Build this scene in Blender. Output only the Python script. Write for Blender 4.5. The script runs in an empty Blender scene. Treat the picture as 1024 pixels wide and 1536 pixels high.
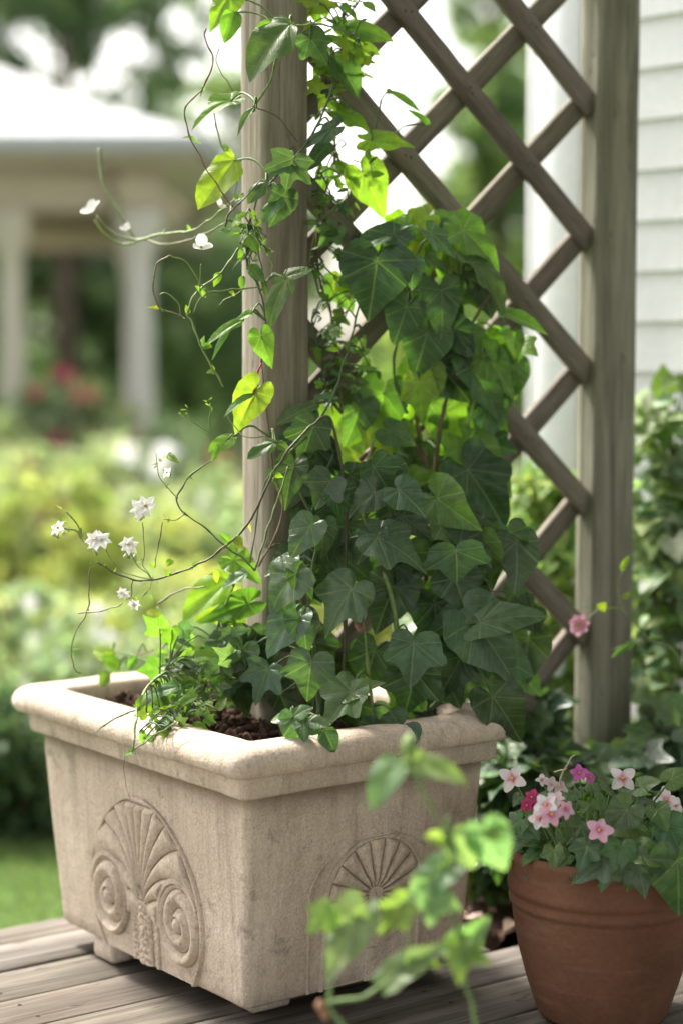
import bpy, math, random
from mathutils import Vector, Matrix, noise
R = math.radians
sc = bpy.context.scene
COL = sc.collection
F = 2820.0; CH = 1.1; PITCH = math.atan((768 - 540) / F)

# ------------------------------------------------------------------ helpers
def at(px, py, Y):
    """world point seen in direction (px,py) of the photo at world distance Y"""
    cx, cy = (px - 512) / F, (768 - py) / F
    s, c = math.sin(PITCH), math.cos(PITCH)
    dy = c + cy * s; dz = -s + cy * c
    k = Y / dy
    return Vector((cx * k, Y, CH + dz * k))

def tag(o, label=None, cat=None, group=None, kind=None):
    if label: o['label'] = label
    if cat: o['category'] = cat
    if group: o['group'] = group
    if kind: o['kind'] = kind
    return o

def empty(name, loc=(0, 0, 0), rz=0.0):
    o = bpy.data.objects.new(name, None); o.location = loc; o.rotation_euler = (0, 0, rz)
    o.empty_display_size = 0.05
    COL.objects.link(o); return o

class MB:
    def __init__(s): s.v = []; s.f = []; s.uv = []; s.c = []
    def add(s, vs, fs, uvs=None, col=(1, 1, 1)):
        b = len(s.v); s.v += [tuple(v) for v in vs]
        s.f += [tuple(i + b for i in f) for f in fs]
        s.uv += list(uvs) if uvs else [(0.0, 0.0)] * len(vs)
        s.c += [col] * len(vs)
    def build(s, name, mat, parent=None, smooth=True, world=True):
        me = bpy.data.meshes.new(name)
        off = Vector((0, 0, 0)); vs = s.v
        me.from_pydata(vs, [], s.f)
        if smooth: me.polygons.foreach_set('use_smooth', [True] * len(me.polygons))
        uv = me.uv_layers.new(name='UVMap')
        li = [0] * len(me.loops); me.loops.foreach_get('vertex_index', li)
        fl = []
        for i in li: fl += s.uv[i]
        uv.data.foreach_set('uv', fl)
        at_ = me.color_attributes.new('tint', 'FLOAT_COLOR', 'POINT')
        fl = []
        for c in s.c: fl += (c[0], c[1], c[2], 1.0)
        at_.data.foreach_set('color', fl)
        me.materials.append(mat); me.update()
        o = bpy.data.objects.new(name, me); COL.objects.link(o)
        if parent is not None:
            o.parent = parent
            if world:   # geometry given in world coordinates
                m = Matrix.LocRotScale(parent.location, parent.rotation_euler, None)
                o.matrix_parent_inverse = m.inverted()
        return o

def catmull(pts, n=6):
    pts = [Vector(p) for p in pts]
    if len(pts) < 3: return pts
    P = [pts[0] * 2 - pts[1]] + pts + [pts[-1] * 2 - pts[-2]]
    out = []
    for i in range(1, len(P) - 2):
        a, b, c, d = P[i - 1], P[i], P[i + 1], P[i + 2]
        for k in range(n):
            t = k / n
            out.append(0.5 * ((2 * b) + (c - a) * t + (2 * a - 5 * b + 4 * c - d) * t * t + (3 * b - a - 3 * c + d) * t ** 3))
    out.append(pts[-1]); return out

def tube(mb, pts, r0, r1=None, sides=6, col=(1, 1, 1), n=6, smooth=True):
    r1 = r0 if r1 is None else r1
    P = catmull(pts, n) if smooth else [Vector(p) for p in pts]
    vs, fs, uv = [], [], []
    up = Vector((0.3, 0.2, 1)).normalized(); L = 0
    for i, p in enumerate(P):
        t = (P[min(i + 1, len(P) - 1)] - P[max(i - 1, 0)])
        if t.length < 1e-9: t = Vector((0, 0, 1))
        t.normalize()
        x = t.cross(up)
        if x.length < 1e-3: x = t.cross(Vector((1, 0, 0)))
        x.normalize(); y = x.cross(t); up = y if i else up
        k = i / max(1, len(P) - 1); r = r0 + (r1 - r0) * k
        if r0 < .0035 and smooth and len(P) > 8:
            r *= 1 + .45 * noise.noise(p * 70) + (.35 if i % 9 == 4 else 0)
            p = p + noise.noise_vector(p * 45) * .0030 * min(1, i / 3, (len(P) - 1 - i) / 3)
        if i: L += (P[i] - P[i - 1]).length
        for s in range(sides):
            a = 2 * math.pi * s / sides
            vs.append(p + (x * math.cos(a) + y * math.sin(a)) * r); uv.append((s / sides, L))
        if i:
            b = (i - 1) * sides
            for s in range(sides):
                fs.append((b + s, b + (s + 1) % sides, b + sides + (s + 1) % sides, b + sides + s))
    fs.append(tuple(range(sides - 1, -1, -1))); b = (len(P) - 1) * sides
    fs.append(tuple(range(b, b + sides)))
    mb.add(vs, fs, uv, col); return P

def box(mb, c, hx, hy, hz, X=Vector((1, 0, 0)), Y=Vector((0, 1, 0)), Z=Vector((0, 0, 1)), bev=0.0, col=(1, 1, 1)):
    """box with chamfered long edges (axis X long)"""
    c = Vector(c)
    if bev <= 0:
        vs = [c + X * (sx * hx) + Y * (sy * hy) + Z * (sz * hz) for sx in (-1, 1) for sy in (-1, 1) for sz in (-1, 1)]
        fs = [(0, 1, 3, 2), (4, 6, 7, 5), (0, 4, 5, 1), (2, 3, 7, 6), (0, 2, 6, 4), (1, 5, 7, 3)]
        mb.add(vs, fs, [(0, 0)] * 8, col); return
    sec = []
    for (a, b) in ((-1, -1), (1, -1), (1, 1), (-1, 1)):
        d = [((hy - bev) * a, hz * b), (hy * a, (hz - bev) * b)]
        if a * b < 0: d = d
        if (a, b) in ((-1, -1), (1, 1)): d = d[::-1]
        sec += d
    vs = []
    for sx, ins in ((-1, bev), (-1, 0), (1, 0), (1, bev)):
        for (y, z) in sec:
            if ins: y *= (hy - bev) / hy; z *= (hz - bev) / hz
            xx = hx if ins else hx - bev
            vs.append(c + X * (sx * xx) + Y * y + Z * z)
    n = 8; fs = [tuple(range(n - 1, -1, -1)), tuple(range(3 * n, 4 * n))]
    for k in range(3):
        for i in range(n):
            fs.append((k * n + i, k * n + (i + 1) % n, (k + 1) * n + (i + 1) % n, (k + 1) * n + i))
    mb.add(vs, fs, [(0, 0)] * len(vs), col)

# ------------------------------------------------------------------ node helpers
def mat(name):
    m = bpy.data.materials.new(name); m.use_nodes = True
    nt = m.node_tree; nt.nodes.clear()
    return m, nt
class N:
    def __init__(s, nt): s.nt = nt
    def n(s, t, **kw):
        x = s.nt.nodes.new(t)
        for k, v in kw.items(): setattr(x, k, v)
        return x
    def l(s, a, b): s.nt.links.new(a, b)
    def m(s, op, a, b=None, c=None, clamp=False):
        x = s.nt.nodes.new('ShaderNodeMath'); x.operation = op; x.use_clamp = clamp
        for i, v in enumerate((a, b, c)):
            if v is None: continue
            if isinstance(v, (int, float)): x.inputs[i].default_value = v
            else: s.l(v, x.inputs[i])
        return x.outputs[0]
    def mix(s, fac, a, b, mode='MIX'):
        x = s.nt.nodes.new('ShaderNodeMix'); x.data_type = 'RGBA'; x.blend_type = mode
        for i, v in ((0, fac), (6, a), (7, b)):
            if isinstance(v, (int, float)): x.inputs[i].default_value = v
            elif isinstance(v, tuple): x.inputs[i].default_value = (*v, 1)
            else: s.l(v, x.inputs[i])
        return x.outputs[2]
    def ramp(s, fac, stops):
        x = s.nt.nodes.new('ShaderNodeValToRGB'); e = x.color_ramp.elements
        while len(e) < len(stops): e.new(0.5)
        for i, (p, c) in enumerate(stops):
            e[i].position = p; e[i].color = (*c, 1) if isinstance(c, tuple) else (c, c, c, 1)
        s.l(fac, x.inputs[0]); return x.outputs[0]
    def noise(s, vec, scale, detail=4, rough=0.55, dist=0.0):
        x = s.nt.nodes.new('ShaderNodeTexNoise'); x.inputs['Scale'].default_value = scale
        x.inputs['Detail'].default_value = detail; x.inputs['Roughness'].default_value = rough
        x.inputs['Distortion'].default_value = dist
        if vec is not None: s.l(vec, x.inputs['Vector'])
        return x.outputs[0]
    def mapping(s, vec, scale=(1, 1, 1), loc=(0, 0, 0), rot=(0, 0, 0)):
        x = s.nt.nodes.new('ShaderNodeMapping'); s.l(vec, x.inputs[0])
        x.inputs['Scale'].default_value = scale; x.inputs['Location'].default_value = loc; x.inputs['Rotation'].default_value = rot
        return x.outputs[0]
    def bump(s, h, strength=0.3, dist=0.01):
        x = s.nt.nodes.new('ShaderNodeBump'); x.inputs['Strength'].default_value = strength
        x.inputs['Distance'].default_value = dist; s.l(h, x.inputs['Height']); return x.outputs[0]
    def pbsdf(s, col, rough=0.6, spec=0.4, normal=None, out=True, metal=0.0):
        p = s.nt.nodes.new('ShaderNodeBsdfPrincipled')
        for k, v in (('Base Color', col), ('Roughness', rough), ('Specular IOR Level', spec), ('Metallic', metal)):
            if isinstance(v, tuple): p.inputs[k].default_value = (*v, 1)
            elif isinstance(v, (int, float)): p.inputs[k].default_value = v
            else: s.l(v, p.inputs[k])
        if normal is not None: s.l(normal, p.inputs['Normal'])
        if out:
            o = s.nt.nodes.new('ShaderNodeOutputMaterial'); s.l(p.outputs[0], o.inputs[0])
        return p

def leaf_mat(name, trans=0.35, rough=0.42, spec=0.45, veins=True, tcol=(1.5, 1.9, 0.45), vein_amt=0.35, ps=0.45):
    m, nt = mat(name); g = N(nt)
    a = g.n('ShaderNodeAttribute', attribute_name='tint').outputs['Color']
    tc = g.n('ShaderNodeTexCoord')
    nz = g.noise(tc.outputs['Object'], 60, 3)
    col = g.mix(1.0, a, g.ramp(nz, [(0.3, 0.78), (0.7, 1.22)]), 'MULTIPLY')
    if veins:
        sp_ = g.ramp(g.noise(tc.outputs['Object'], 34, 4, 0.6), [(0.64, 0.0), (0.74, 0.6)])
        col = g.mix(sp_, col, g.mix(1.0, col, (2.4, 1.5, 0.8), 'MULTIPLY'))
    normal = None
    if veins:
        sep = g.n('ShaderNodeSeparateXYZ'); uvn = g.n('ShaderNodeUVMap', uv_map='UVMap'); g.l(uvn.outputs[0], sep.inputs[0])
        x = g.m('ABSOLUTE', sep.outputs[0]); y = sep.outputs[1]
        ds = [x]
        for ang in (48, 100):
            ca, sa = math.cos(R(ang)), math.sin(R(ang))
            d = g.m('ABSOLUTE', g.m('SUBTRACT', g.m('MULTIPLY', x, ca), g.m('MULTIPLY', y, sa)))
            ds.append(d)
        d = g.m('MINIMUM', g.m('MINIMUM', ds[0], g.m('ADD', ds[1], 0.002)), g.m('ADD', ds[2], 0.004))
        main = g.m('SUBTRACT', 1.0, g.m('SMOOTH_MIN', g.m('DIVIDE', d, 0.021), 1.0, 0.3), clamp=True)
        s1 = g.m('FRACT', g.m('MULTIPLY', g.m('SUBTRACT', y, g.m('MULTIPLY', x, 0.75)), 6.0))
        s2 = g.m('ABSOLUTE', g.m('SUBTRACT', s1, 0.5))
        sec = g.m('MULTIPLY', g.m('SUBTRACT', 1.0, g.m('DIVIDE', s2, 0.07), clamp=True), 0.4)
        v = g.m('MAXIMUM', main, sec)
        col = g.mix(g.m('MULTIPLY', v, vein_amt), col, g.mix(0.5, g.mix(1.0, col, (2.2, 2.0, 1.9), 'MULTIPLY'), (0.30, 0.36, 0.20)))
        h = g.m('ADD', g.m('MULTIPLY', v, -1.0), g.m('MULTIPLY', g.noise(tc.outputs['Object'], 160, 3), 0.9))
        normal = g.bump(h, 0.55, 0.0016)
    p = g.pbsdf(col, rough, spec, normal, out=False)
    t = g.n('ShaderNodeBsdfTranslucent'); g.l(g.mix(1.0, col, tcol, 'MULTIPLY'), t.inputs[0])
    mx = g.n('ShaderNodeMixShader'); mx.inputs[0].default_value = trans
    g.l(p.outputs[0], mx.inputs[1]); g.l(t.outputs[0], mx.inputs[2])
    o = g.n('ShaderNodeOutputMaterial'); g.l(mx.outputs[0], o.inputs[0])
    return m

def simple_tint(name, rough=0.6, spec=0.3, nscale=40, var=0.2, bump=0.2, bd=0.002, trans=0.0, sc3=(1, 1, 1)):
    m, nt = mat(name); g = N(nt)
    a = g.n('ShaderNodeAttribute', attribute_name='tint').outputs['Color']
    tc = g.n('ShaderNodeTexCoord')
    v = g.mapping(tc.outputs['Object'], sc3)
    nz = g.noise(v, nscale, 5)
    col = g.mix(1.0, a, g.ramp(nz, [(0.3, 1 - var), (0.7, 1 + var)]), 'MULTIPLY')
    p = g.pbsdf(col, rough, spec, g.bump(nz, bump, bd), out=trans == 0)
    if trans:
        t = g.n('ShaderNodeBsdfTranslucent'); g.l(col, t.inputs[0])
        mx = g.n('ShaderNodeMixShader'); mx.inputs[0].default_value = trans
        g.l(p.outputs[0], mx.inputs[1]); g.l(t.outputs[0], mx.inputs[2])
        o = g.n('ShaderNodeOutputMaterial'); g.l(mx.outputs[0], o.inputs[0])
    return m

def wood_mat(name, base, dark, grain=(1, 1, 14), rough=0.85, ns=9.0, knots=True, crack=0.5, lift=1.15):
    """grain runs along the local axis whose scale is small"""
    m, nt = mat(name); g = N(nt)
    tc = g.n('ShaderNodeTexCoord'); a = g.n('ShaderNodeAttribute', attribute_name='tint').outputs['Color']
    v = g.mapping(tc.outputs['Object'], grain)
    n1 = g.noise(v, ns, 8, 0.65, 0.6); n2 = g.noise(v, ns * 7, 4, 0.6)
    n3 = g.noise(tc.outputs['Object'], 3.0, 3)
    c = g.ramp(n1, [(0.30, tuple(x * 0.55 for x in dark)), (0.45, dark), (0.62, base), (0.8, tuple(min(1, x * lift) for x in base))])
    c = g.mix(1.0, c, g.ramp(n2, [(0.25, 0.78), (0.6, 1.08)]), 'MULTIPLY')
    c = g.mix(1.0, c, g.ramp(n3, [(0.3, (0.82, 0.80, 0.76)), (0.7, (1.1, 1.1, 1.12))]), 'MULTIPLY')
    # long drying cracks
    vc = g.mapping(tc.outputs['Object'], tuple(x * 1.0 for x in grain), (3, 7, 1))
    n4 = g.noise(vc, ns * 1.7, 2, 0.4, 0.3)
    cr = g.m('SUBTRACT', 1.0, g.m('DIVIDE', g.m('ABSOLUTE', g.m('SUBTRACT', n4, 0.5)), 0.010), clamp=True)
    cr = g.m('MULTIPLY', cr, g.m('GREATER_THAN', g.noise(g.mapping(tc.outputs['Object'], (1, 1, 1), (9, 2, 4)), 4.0, 2), 0.53))
    c = g.mix(g.m('MULTIPLY', cr, crack), c, tuple(x * 0.22 for x in dark))
    if knots:
        vo = g.n('ShaderNodeTexVoronoi'); vo.inputs['Scale'].default_value = 5.0
        g.l(g.mapping(tc.outputs['Object'], tuple(0.45 if x < 5 and x == min(grain) else 1.0 for x in grain), (0.3, 0.15, 0.7)), vo.inputs['Vector'])
        kn = g.m('SUBTRACT', 1.0, g.m('DIVIDE', vo.outputs['Distance'], 0.055), clamp=True)
        c = g.mix(g.m('MULTIPLY', kn, 0.85), c, (0.045, 0.032, 0.022))
    c = g.mix(1.0, c, a, 'MULTIPLY')
    h = g.m('SUBTRACT', g.m('ADD', n1, g.m('MULTIPLY', n2, 0.5)), g.m('MULTIPLY', cr, 1.2))
    g.pbsdf(c, rough, 0.25, g.bump(h, 0.55, 0.004))
    return m

# ------------------------------------------------------------------ materials
M = {}
M['leaf'] = leaf_mat('vine_leaf', 0.34, 0.33, 0.55, vein_amt=0.75)
M['leaf_young'] = leaf_mat('young_leaf', 0.6, 0.45, 0.4, tcol=(1.25, 1.4, 0.55), vein_amt=0.5)
M['leaf_bg'] = leaf_mat('far_leaf', 0.5, 0.5, 0.35, veins=False, tcol=(1.3, 1.4, 0.85))
M['stem'] = simple_tint('stem', 0.55, 0.35, 90, 0.25, 0.3, 0.001)
M['petal'] = simple_tint('petal', 0.6, 0.25, 120, 0.06, 0.1, 0.001, trans=0.4)
M['bark'] = simple_tint('bark', 0.9, 0.2, 14, 0.4, 0.8, 0.03, sc3=(1, 1, 0.25))
M['post'] = wood_mat('weathered_post_wood', (0.36, 0.336, 0.282), (0.232, 0.214, 0.176), (6.0, 6.0, 0.35), ns=4.0)
M['strip'] = wood_mat('lattice_wood', (0.232, 0.208, 0.172), (0.158, 0.141, 0.116), (0.6, 6, 6), ns=5.0, knots=False, crack=0.3)
M['deck'] = wood_mat('deck_wood', (0.23, 0.205, 0.178), (0.12, 0.105, 0.09), (0.35, 6, 6), ns=4.5, crack=0.7)

def stone_mat():
    m, nt = mat('cast_limestone'); g = N(nt); tc = g.n('ShaderNodeTexCoord'); ob = tc.outputs['Object']
    big = g.noise(ob, 5.0, 6, 0.6); streak = g.noise(g.mapping(ob, (13, 13, 0.9)), 2.2, 5, 0.6, 0.4)
    streak2 = g.noise(g.mapping(ob, (30, 30, 2.0), (4, 2, 1)), 2.4, 4, 0.6, 0.3)
    fine = g.noise(ob, 190, 3, 0.7); mid = g.noise(ob, 34, 5, 0.65)
    c = g.ramp(big, [(0.3, (0.50, 0.41, 0.318)), (0.5, (0.60, 0.50, 0.395)), (0.7, (0.70, 0.60, 0.49))])
    c = g.mix(g.ramp(streak, [(0.47, 0.0), (0.72, 0.5)]), c, (0.30, 0.24, 0.19))
    c = g.mix(g.ramp(streak2, [(0.52, 0.0), (0.75, 0.35)]), c, (0.25, 0.21, 0.175))
    c = g.mix(g.ramp(mid, [(0.55, 0.0), (0.78, 0.35)]), c, (0.66, 0.53, 0.46))
    # dark grains and pits
    vo = g.n('ShaderNodeTexVoronoi'); vo.inputs['Scale'].default_value = 230; g.l(ob, vo.inputs['Vector'])
    sp = g.m('MULTIPLY', g.m('LESS_THAN', vo.outputs['Distance'], 0.27), g.ramp(g.noise(ob, 9, 4), [(0.42, 0.0), (0.6, 0.75)]))
    c = g.mix(g.m('MULTIPLY', sp, 0.6), c, (0.16, 0.125, 0.095))
    c = g.mix(1.0, c, g.ramp(fine, [(0.3, 0.80), (0.7, 1.13)]), 'MULTIPLY')
    # blackened lichen blotches
    li = g.ramp(g.noise(g.mapping(ob, (1, 1, 1), (2, 8, 3)), 17, 7, 0.72, 0.8), [(0.56, 0.0), (0.68, 0.6)])
    c = g.mix(li, c, (0.21, 0.185, 0.15))
    pointiness = g.n('ShaderNodeNewGeometry').outputs['Pointiness']
    dirt = g.ramp(pointiness, [(0.455, 1.0), (0.498, 0.0)])
    c = g.mix(g.m('MULTIPLY', dirt, 0.65), c, (0.17, 0.12, 0.08))  # brown dirt in the carved hollows, placed by mesh pointiness
    h = g.m('ADD', g.m('ADD', g.m('MULTIPLY', fine, 0.5), mid), g.m('MULTIPLY', sp, -0.8))
    g.pbsdf(c, 0.9, 0.2, g.bump(h, 0.8, 0.0040)); return m
M['stone'] = stone_mat()

def terracotta_mat():
    m, nt = mat('terracotta'); g = N(nt); tc = g.n('ShaderNodeTexCoord'); ob = tc.outputs['Object']
    a = g.noise(ob, 7, 6, 0.6); b = g.noise(ob, 120, 3); s = g.noise(g.mapping(ob, (1, 1, 9)), 5, 4)
    c = g.ramp(a, [(0.3, (0.125, 0.058, 0.035)), (0.55, (0.17, 0.080, 0.047)), (0.75, (0.225, 0.12, 0.078))])
    c = g.mix(g.ramp(s, [(0.55, 0.0), (0.75, 0.3)]), c, (0.30, 0.18, 0.12))
    c = g.mix(g.ramp(g.noise(ob, 15, 6, 0.7), [(0.58, 0), (0.68, 0.55)]), c, (0.13, 0.06, 0.04))
    c = g.mix(1.0, c, g.ramp(b, [(0.3, 0.9), (0.7, 1.1)]), 'MULTIPLY')
    g.pbsdf(c, 0.8, 0.25, g.bump(g.m('ADD', b, a), 0.3, 0.002)); return m
M['terracotta'] = terracotta_mat()

def soil_mat():
    m, nt = mat('potting_soil'); g = N(nt); tc = g.n('ShaderNodeTexCoord'); ob = tc.outputs['Object']
    a = g.noise(ob, 90, 5, 0.7)
    c = g.ramp(a, [(0.3, (0.018, 0.011, 0.008)), (0.55, (0.075, 0.042, 0.028)), (0.75, (0.19, 0.115, 0.08))])
    g.pbsdf(c, 0.95, 0.2, g.bump(a, 0.9, 0.01)); return m
M['soil'] = soil_mat()

def ground_mat():
    m, nt = mat('garden_ground'); g = N(nt); tc = g.n('ShaderNodeTexCoord'); ob = tc.outputs['Object']
    a = g.noise(ob, 1.2, 5); b = g.noise(ob, 30, 4)
    c = g.ramp(a, [(0.35, (0.05, 0.085, 0.025)), (0.6, (0.09, 0.15, 0.04)), (0.8, (0.13, 0.18, 0.06))])
    c = g.mix(1.0, c, g.ramp(b, [(0.3, 0.6), (0.7, 1.4)]), 'MULTIPLY')
    g.pbsdf(c, 0.95, 0.2, g.bump(b, 0.8, 0.04)); return m
M['ground'] = ground_mat()

def paint_mat(name, col, rough=0.55, dirt=0.25):
    m, nt = mat(name); g = N(nt); tc = g.n('ShaderNodeTexCoord'); ob = tc.outputs['Object']
    a = g.noise(g.mapping(ob, (1, 1, 0.5)), 4, 6, 0.6); b = g.noise(ob, 60, 4)
    c = g.mix(g.ramp(a, [(0.45, 0.0), (0.75, dirt)]), col, tuple(x * 0.66 for x in col))
    c = g.mix(1.0, c, g.ramp(b, [(0.3, 0.95), (0.7, 1.04)]), 'MULTIPLY')
    g.pbsdf(c, rough, 0.35, g.bump(b, 0.15, 0.002)); return m
M['siding'] = paint_mat('white_siding_paint', (0.80, 0.815, 0.84), .55, .45)
M['white'] = paint_mat('white_trim_paint', (0.80, 0.82, 0.85))
M['cream'] = paint_mat('pavilion_column_paint', (0.52, 0.47, 0.40))
M['roofing'] = paint_mat('pale_roofing', (0.42, 0.43, 0.45), 0.6)
M['soffit'] = paint_mat('brown_soffit', (0.50, 0.42, 0.35), 0.7)
M['column'] = paint_mat('grey_column_paint', (0.52, 0.49, 0.465))

# ------------------------------------------------------------------ leaves
SHAPES = {
 'heart': [(0, 1.0), (8, .86), (18, .70), (32, .60), (50, .54), (75, .50), (100, .48), (125, .46), (148, .40), (165, .27), (175, .12), (180, .03)],
 'ivy': [(0, 1.0), (9, .84), (20, .64), (32, .57), (44, .64), (54, .73), (62, .66), (75, .50), (95, .46), (118, .47), (138, .42), (158, .30), (172, .14), (180, .04)],
 'five': [(0, 1.0), (9, .78), (19, .55), (30, .55), (40, .74), (47, .80), (56, .62), (68, .44), (84, .46), (96, .56), (106, .46), (128, .32), (155, .20), (172, .08), (180, .03)],
 'ovate': [(0, 1.0), (7, .88), (15, .73), (25, .58), (40, .42), (60, .28), (85, .17), (110, .10), (140, .05), (180, .02)],
 'lance': [(0, 1.0), (4, .88), (9, .66), (15, .46), (25, .27), (40, .16), (70, .07), (110, .03), (180, .01)],
}
_oc = {}
def outline(shape, n):
    k = (shape, n)
    if k in _oc: return _oc[k]
    cp = SHAPES[shape]; out = []
    # concentrate samples evenly
    for i in range(n):
        th = -180 + 360 * i / n; a = abs(th)
        for j in range(len(cp) - 1):
            if cp[j][0] <= a <= cp[j + 1][0]:
                t = (a - cp[j][0]) / (cp[j + 1][0] - cp[j][0])
                if 0 < j: t = t * t * (3 - 2 * t) * 0.5 + t * 0.5
                r = cp[j][1] * (1 - t) + cp[j + 1][1] * t; break
        out.append((R(th), r))
    _oc[k] = out; return out

def leaf(mb, B, T, nrm, shape='ivy', w=1.0, col=(.04, .09, .04), fold=0.12, droop=0.2, wav=0.05, rng=random, n=44, rings=5, skew=0.0, twist=0.0):
    B = Vector(B); T = Vector(T); y = T - B; L = y.length
    if L < 1e-6: return
    y.normalize(); z = Vector(nrm); z = z - y * z.dot(y)
    if z.length < 1e-3: z = Vector((0, 0, 1)) - y * y.z
    z.normalize(); x = y.cross(z)
    ph = rng.uniform(0, 6.28); ph2 = rng.uniform(0, 6.28); ol = outline(shape, n)
    jit = [1 + rng.uniform(-.025, .025) for _ in range(n)]
    asym = rng.uniform(-.08, .08) + skew; bend = rng.uniform(-.12, .12)
    vs = [B]; uv = [(0.0, 0.0)]; fs = []
    for k in range(1, rings + 1):
        q = k / rings; q = q ** 0.9
        for i, (th, r) in enumerate(ol):
            rr = r * q * (jit[i] if k == rings else 1)
            X = math.sin(th) * rr; Yy = math.cos(th) * rr
            uvx, uvy = X, Yy
            X *= w * (1 + asym * (1 if X > 0 else -1)); X += bend * max(0, Yy) ** 2 * .5
            vein = min(abs(math.sin(th)), abs(math.sin(abs(th) - R(48))), abs(math.sin(abs(th) - R(100))))
            puff = min(vein * 2.2, 0.6) * rr * (1 - q * .5) * .19
            Z = fold * abs(X) - droop * (Yy * Yy if Yy > 0 else Yy * Yy * .6) - droop * 0.55 * X * X
            Z += puff + wav * q ** 2 * (math.sin(th * 3 + ph) + .6 * math.sin(th * 7 + ph2)) * (.4 + r) + twist * X * Yy
            vs.append(B + (x * X + y * Yy + z * Z) * L); uv.append((uvx, uvy))
        b0 = 1 + (k - 2) * n; b1 = 1 + (k - 1) * n
        for i in range(n):
            j = (i + 1) % n
            if k == 1: fs.append((0, b1 + j, b1 + i))
            else: fs.append((b0 + i, b0 + j, b1 + j, b1 + i))
    mb.add(vs, fs, uv, col)

def vary(c, rng, v=0.18, h=0.08):
    k = 1 + rng.uniform(-v, v)
    return (max(0, c[0] * k * (1 + rng.uniform(-h, h) * 2)), c[1] * k, max(0, c[2] * k * (1 + rng.uniform(-h, h) * 2)))

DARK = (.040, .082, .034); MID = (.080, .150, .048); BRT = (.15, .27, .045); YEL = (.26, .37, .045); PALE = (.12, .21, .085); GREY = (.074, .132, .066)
def rnd_dir(rng):
    while True:
        v = Vector((rng.uniform(-1, 1), rng.uniform(-1, 1), rng.uniform(-1, 1)))
        if .05 < v.length < 1: return v.normalized()

def hero(mb, st, spec, Y, rng, anchor=None, scol=(.10, .16, .05)):
    """spec: (bx,by, tx,ty, shape, w, colour, [dY], [tilt x], [tilt z])"""
    bx, by, tx, ty, shape, w, col = spec[:7]
    dY = spec[7] if len(spec) > 7 else rng.uniform(-.02, .02)
    nx = spec[8] if len(spec) > 8 else rng.uniform(-.35, .35)
    nz = spec[9] if len(spec) > 9 else rng.uniform(.15, .75)
    tipd = rng.uniform(-.028, .01)
    B = at(bx, by, Y + dY); T = at(tx, ty, Y + dY + tipd)
    leaf(mb, B, T, (nx, -1, nz), shape, w, vary(col, rng, .14), rng.uniform(-.02, .32), rng.uniform(.1, .42), rng.uniform(.03, .065), rng)
    if st is not None:
        if anchor:
            A = Vector(anchor(B))
        else:
            A = B + Vector((rng.uniform(-.02, .02), .05, -.05))
        d = A - B
        if d.length > .14: A = B + d.normalized() * .14; A.y += .02
        mid = (A + B) / 2 + Vector((0, 0.01, .018))
        L = (T - B).length
        tube(st, [B + (T - B) * .02 + Vector((0, .0005, 0)), mid, A], .0012 + L * .006, .0016 + L * .006, 5, scol, 5)

# ------------------------------------------------------------------ planter
TH = R(37); U = Vector((math.cos(TH), math.sin(TH), 0)); V = Vector((-math.sin(TH), math.cos(TH), 0))
PC = Vector((-.152, 3.373, 0)) + V * .010
planter = tag(empty('stone_planter', PC, TH), 'large cast stone trough planter with shell reliefs standing on the deck', 'planter')

def ring(hu, hv, r, z, n=6):
    out = []
    for (cx, cy, a0) in ((hu - r, hv - r, 0), (-hu + r, hv - r, 90), (-hu + r, -hv + r, 180), (hu - r, -hv + r, 270)):
        for k in range(n + 1):
            a = R(a0 + 90 * k / n); out.append((cx + r * math.cos(a), cy + r * math.sin(a), z))
    return out
def densify(rg, step=0.02):
    out = []
    for i, p in enumerate(rg):
        q = rg[(i + 1) % len(rg)]; d = math.dist(p, q); k = max(1, int(round(d / step))) if d > .1 else 1
        for j in range(k):
            t = j / k; out.append(tuple(p[c] * (1 - t) + q[c] * t for c in range(3)))
    return out
def loft(mb, rings, cap0=False, cap1=False, wob=0.0):
    n = len(rings[0]); vs = []
    for rg in rings:
        for p in rg:
            v = Vector(p)
            if wob:
                nn = noise.noise_vector(v * 9) * wob + noise.noise_vector(v * 30) * wob * .35
                v = v + nn
            vs.append(v)
    fs = []
    for k in range(len(rings) - 1):
        for i in range(n):
            j = (i + 1) % n
            fs.append((k * n + i, k * n + j, (k + 1) * n + j, (k + 1) * n + i))
    if cap0: fs.append(tuple(range(n - 1, -1, -1)))
    if cap1: fs.append(tuple(range((len(rings) - 1) * n, len(rings) * n)))
    mb.add(vs, fs)
BU0, BV0, BU1, BV1 = .232, .310, .252, .345
ZB, ZL = .040, .402
def taper(z):
    t = (z - ZB) / (ZL - ZB); return BU0 + (BU1 - BU0) * t, BV0 + (BV1 - BV0) * t
b = MB(); rs = []
def counts_ring(hu, hv, r, z):
    # same vertex count for every ring: fixed subdivisions on sides
    rg = []; base = ring(hu, hv, r, z)
    n = 7
    for s in range(4):
        arc = base[s * n:(s + 1) * n]; nxt = base[((s + 1) % 4) * n]
        rg += arc
        a = arc[-1]; K = 26
        for j in range(1, K): t = j / K; rg.append(tuple(a[c] * (1 - t) + nxt[c] * t for c in range(3)))
    return rg
for k in range(15):
    z = ZB + (ZL - ZB) * k / 14; hu, hv = taper(z)
    if k == 0: rs.append(counts_ring(hu - .006, hv - .006, .012, z)); z += .006; hu, hv = taper(z)
    rs.append(counts_ring(hu, hv, .014, z))
hu, hv = taper(ZL)
for (o, z) in ((.010, ZL - .0005), (.016, ZL + .002), (.018, ZL + .006), (.020, ZL + .036), (.018, ZL + .042)):
    rs.append(counts_ring(hu + o, hv + o, .014, z))
loft(b, rs, cap0=True, wob=.0012)
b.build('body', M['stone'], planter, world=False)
b = MB(); rs = []
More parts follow.
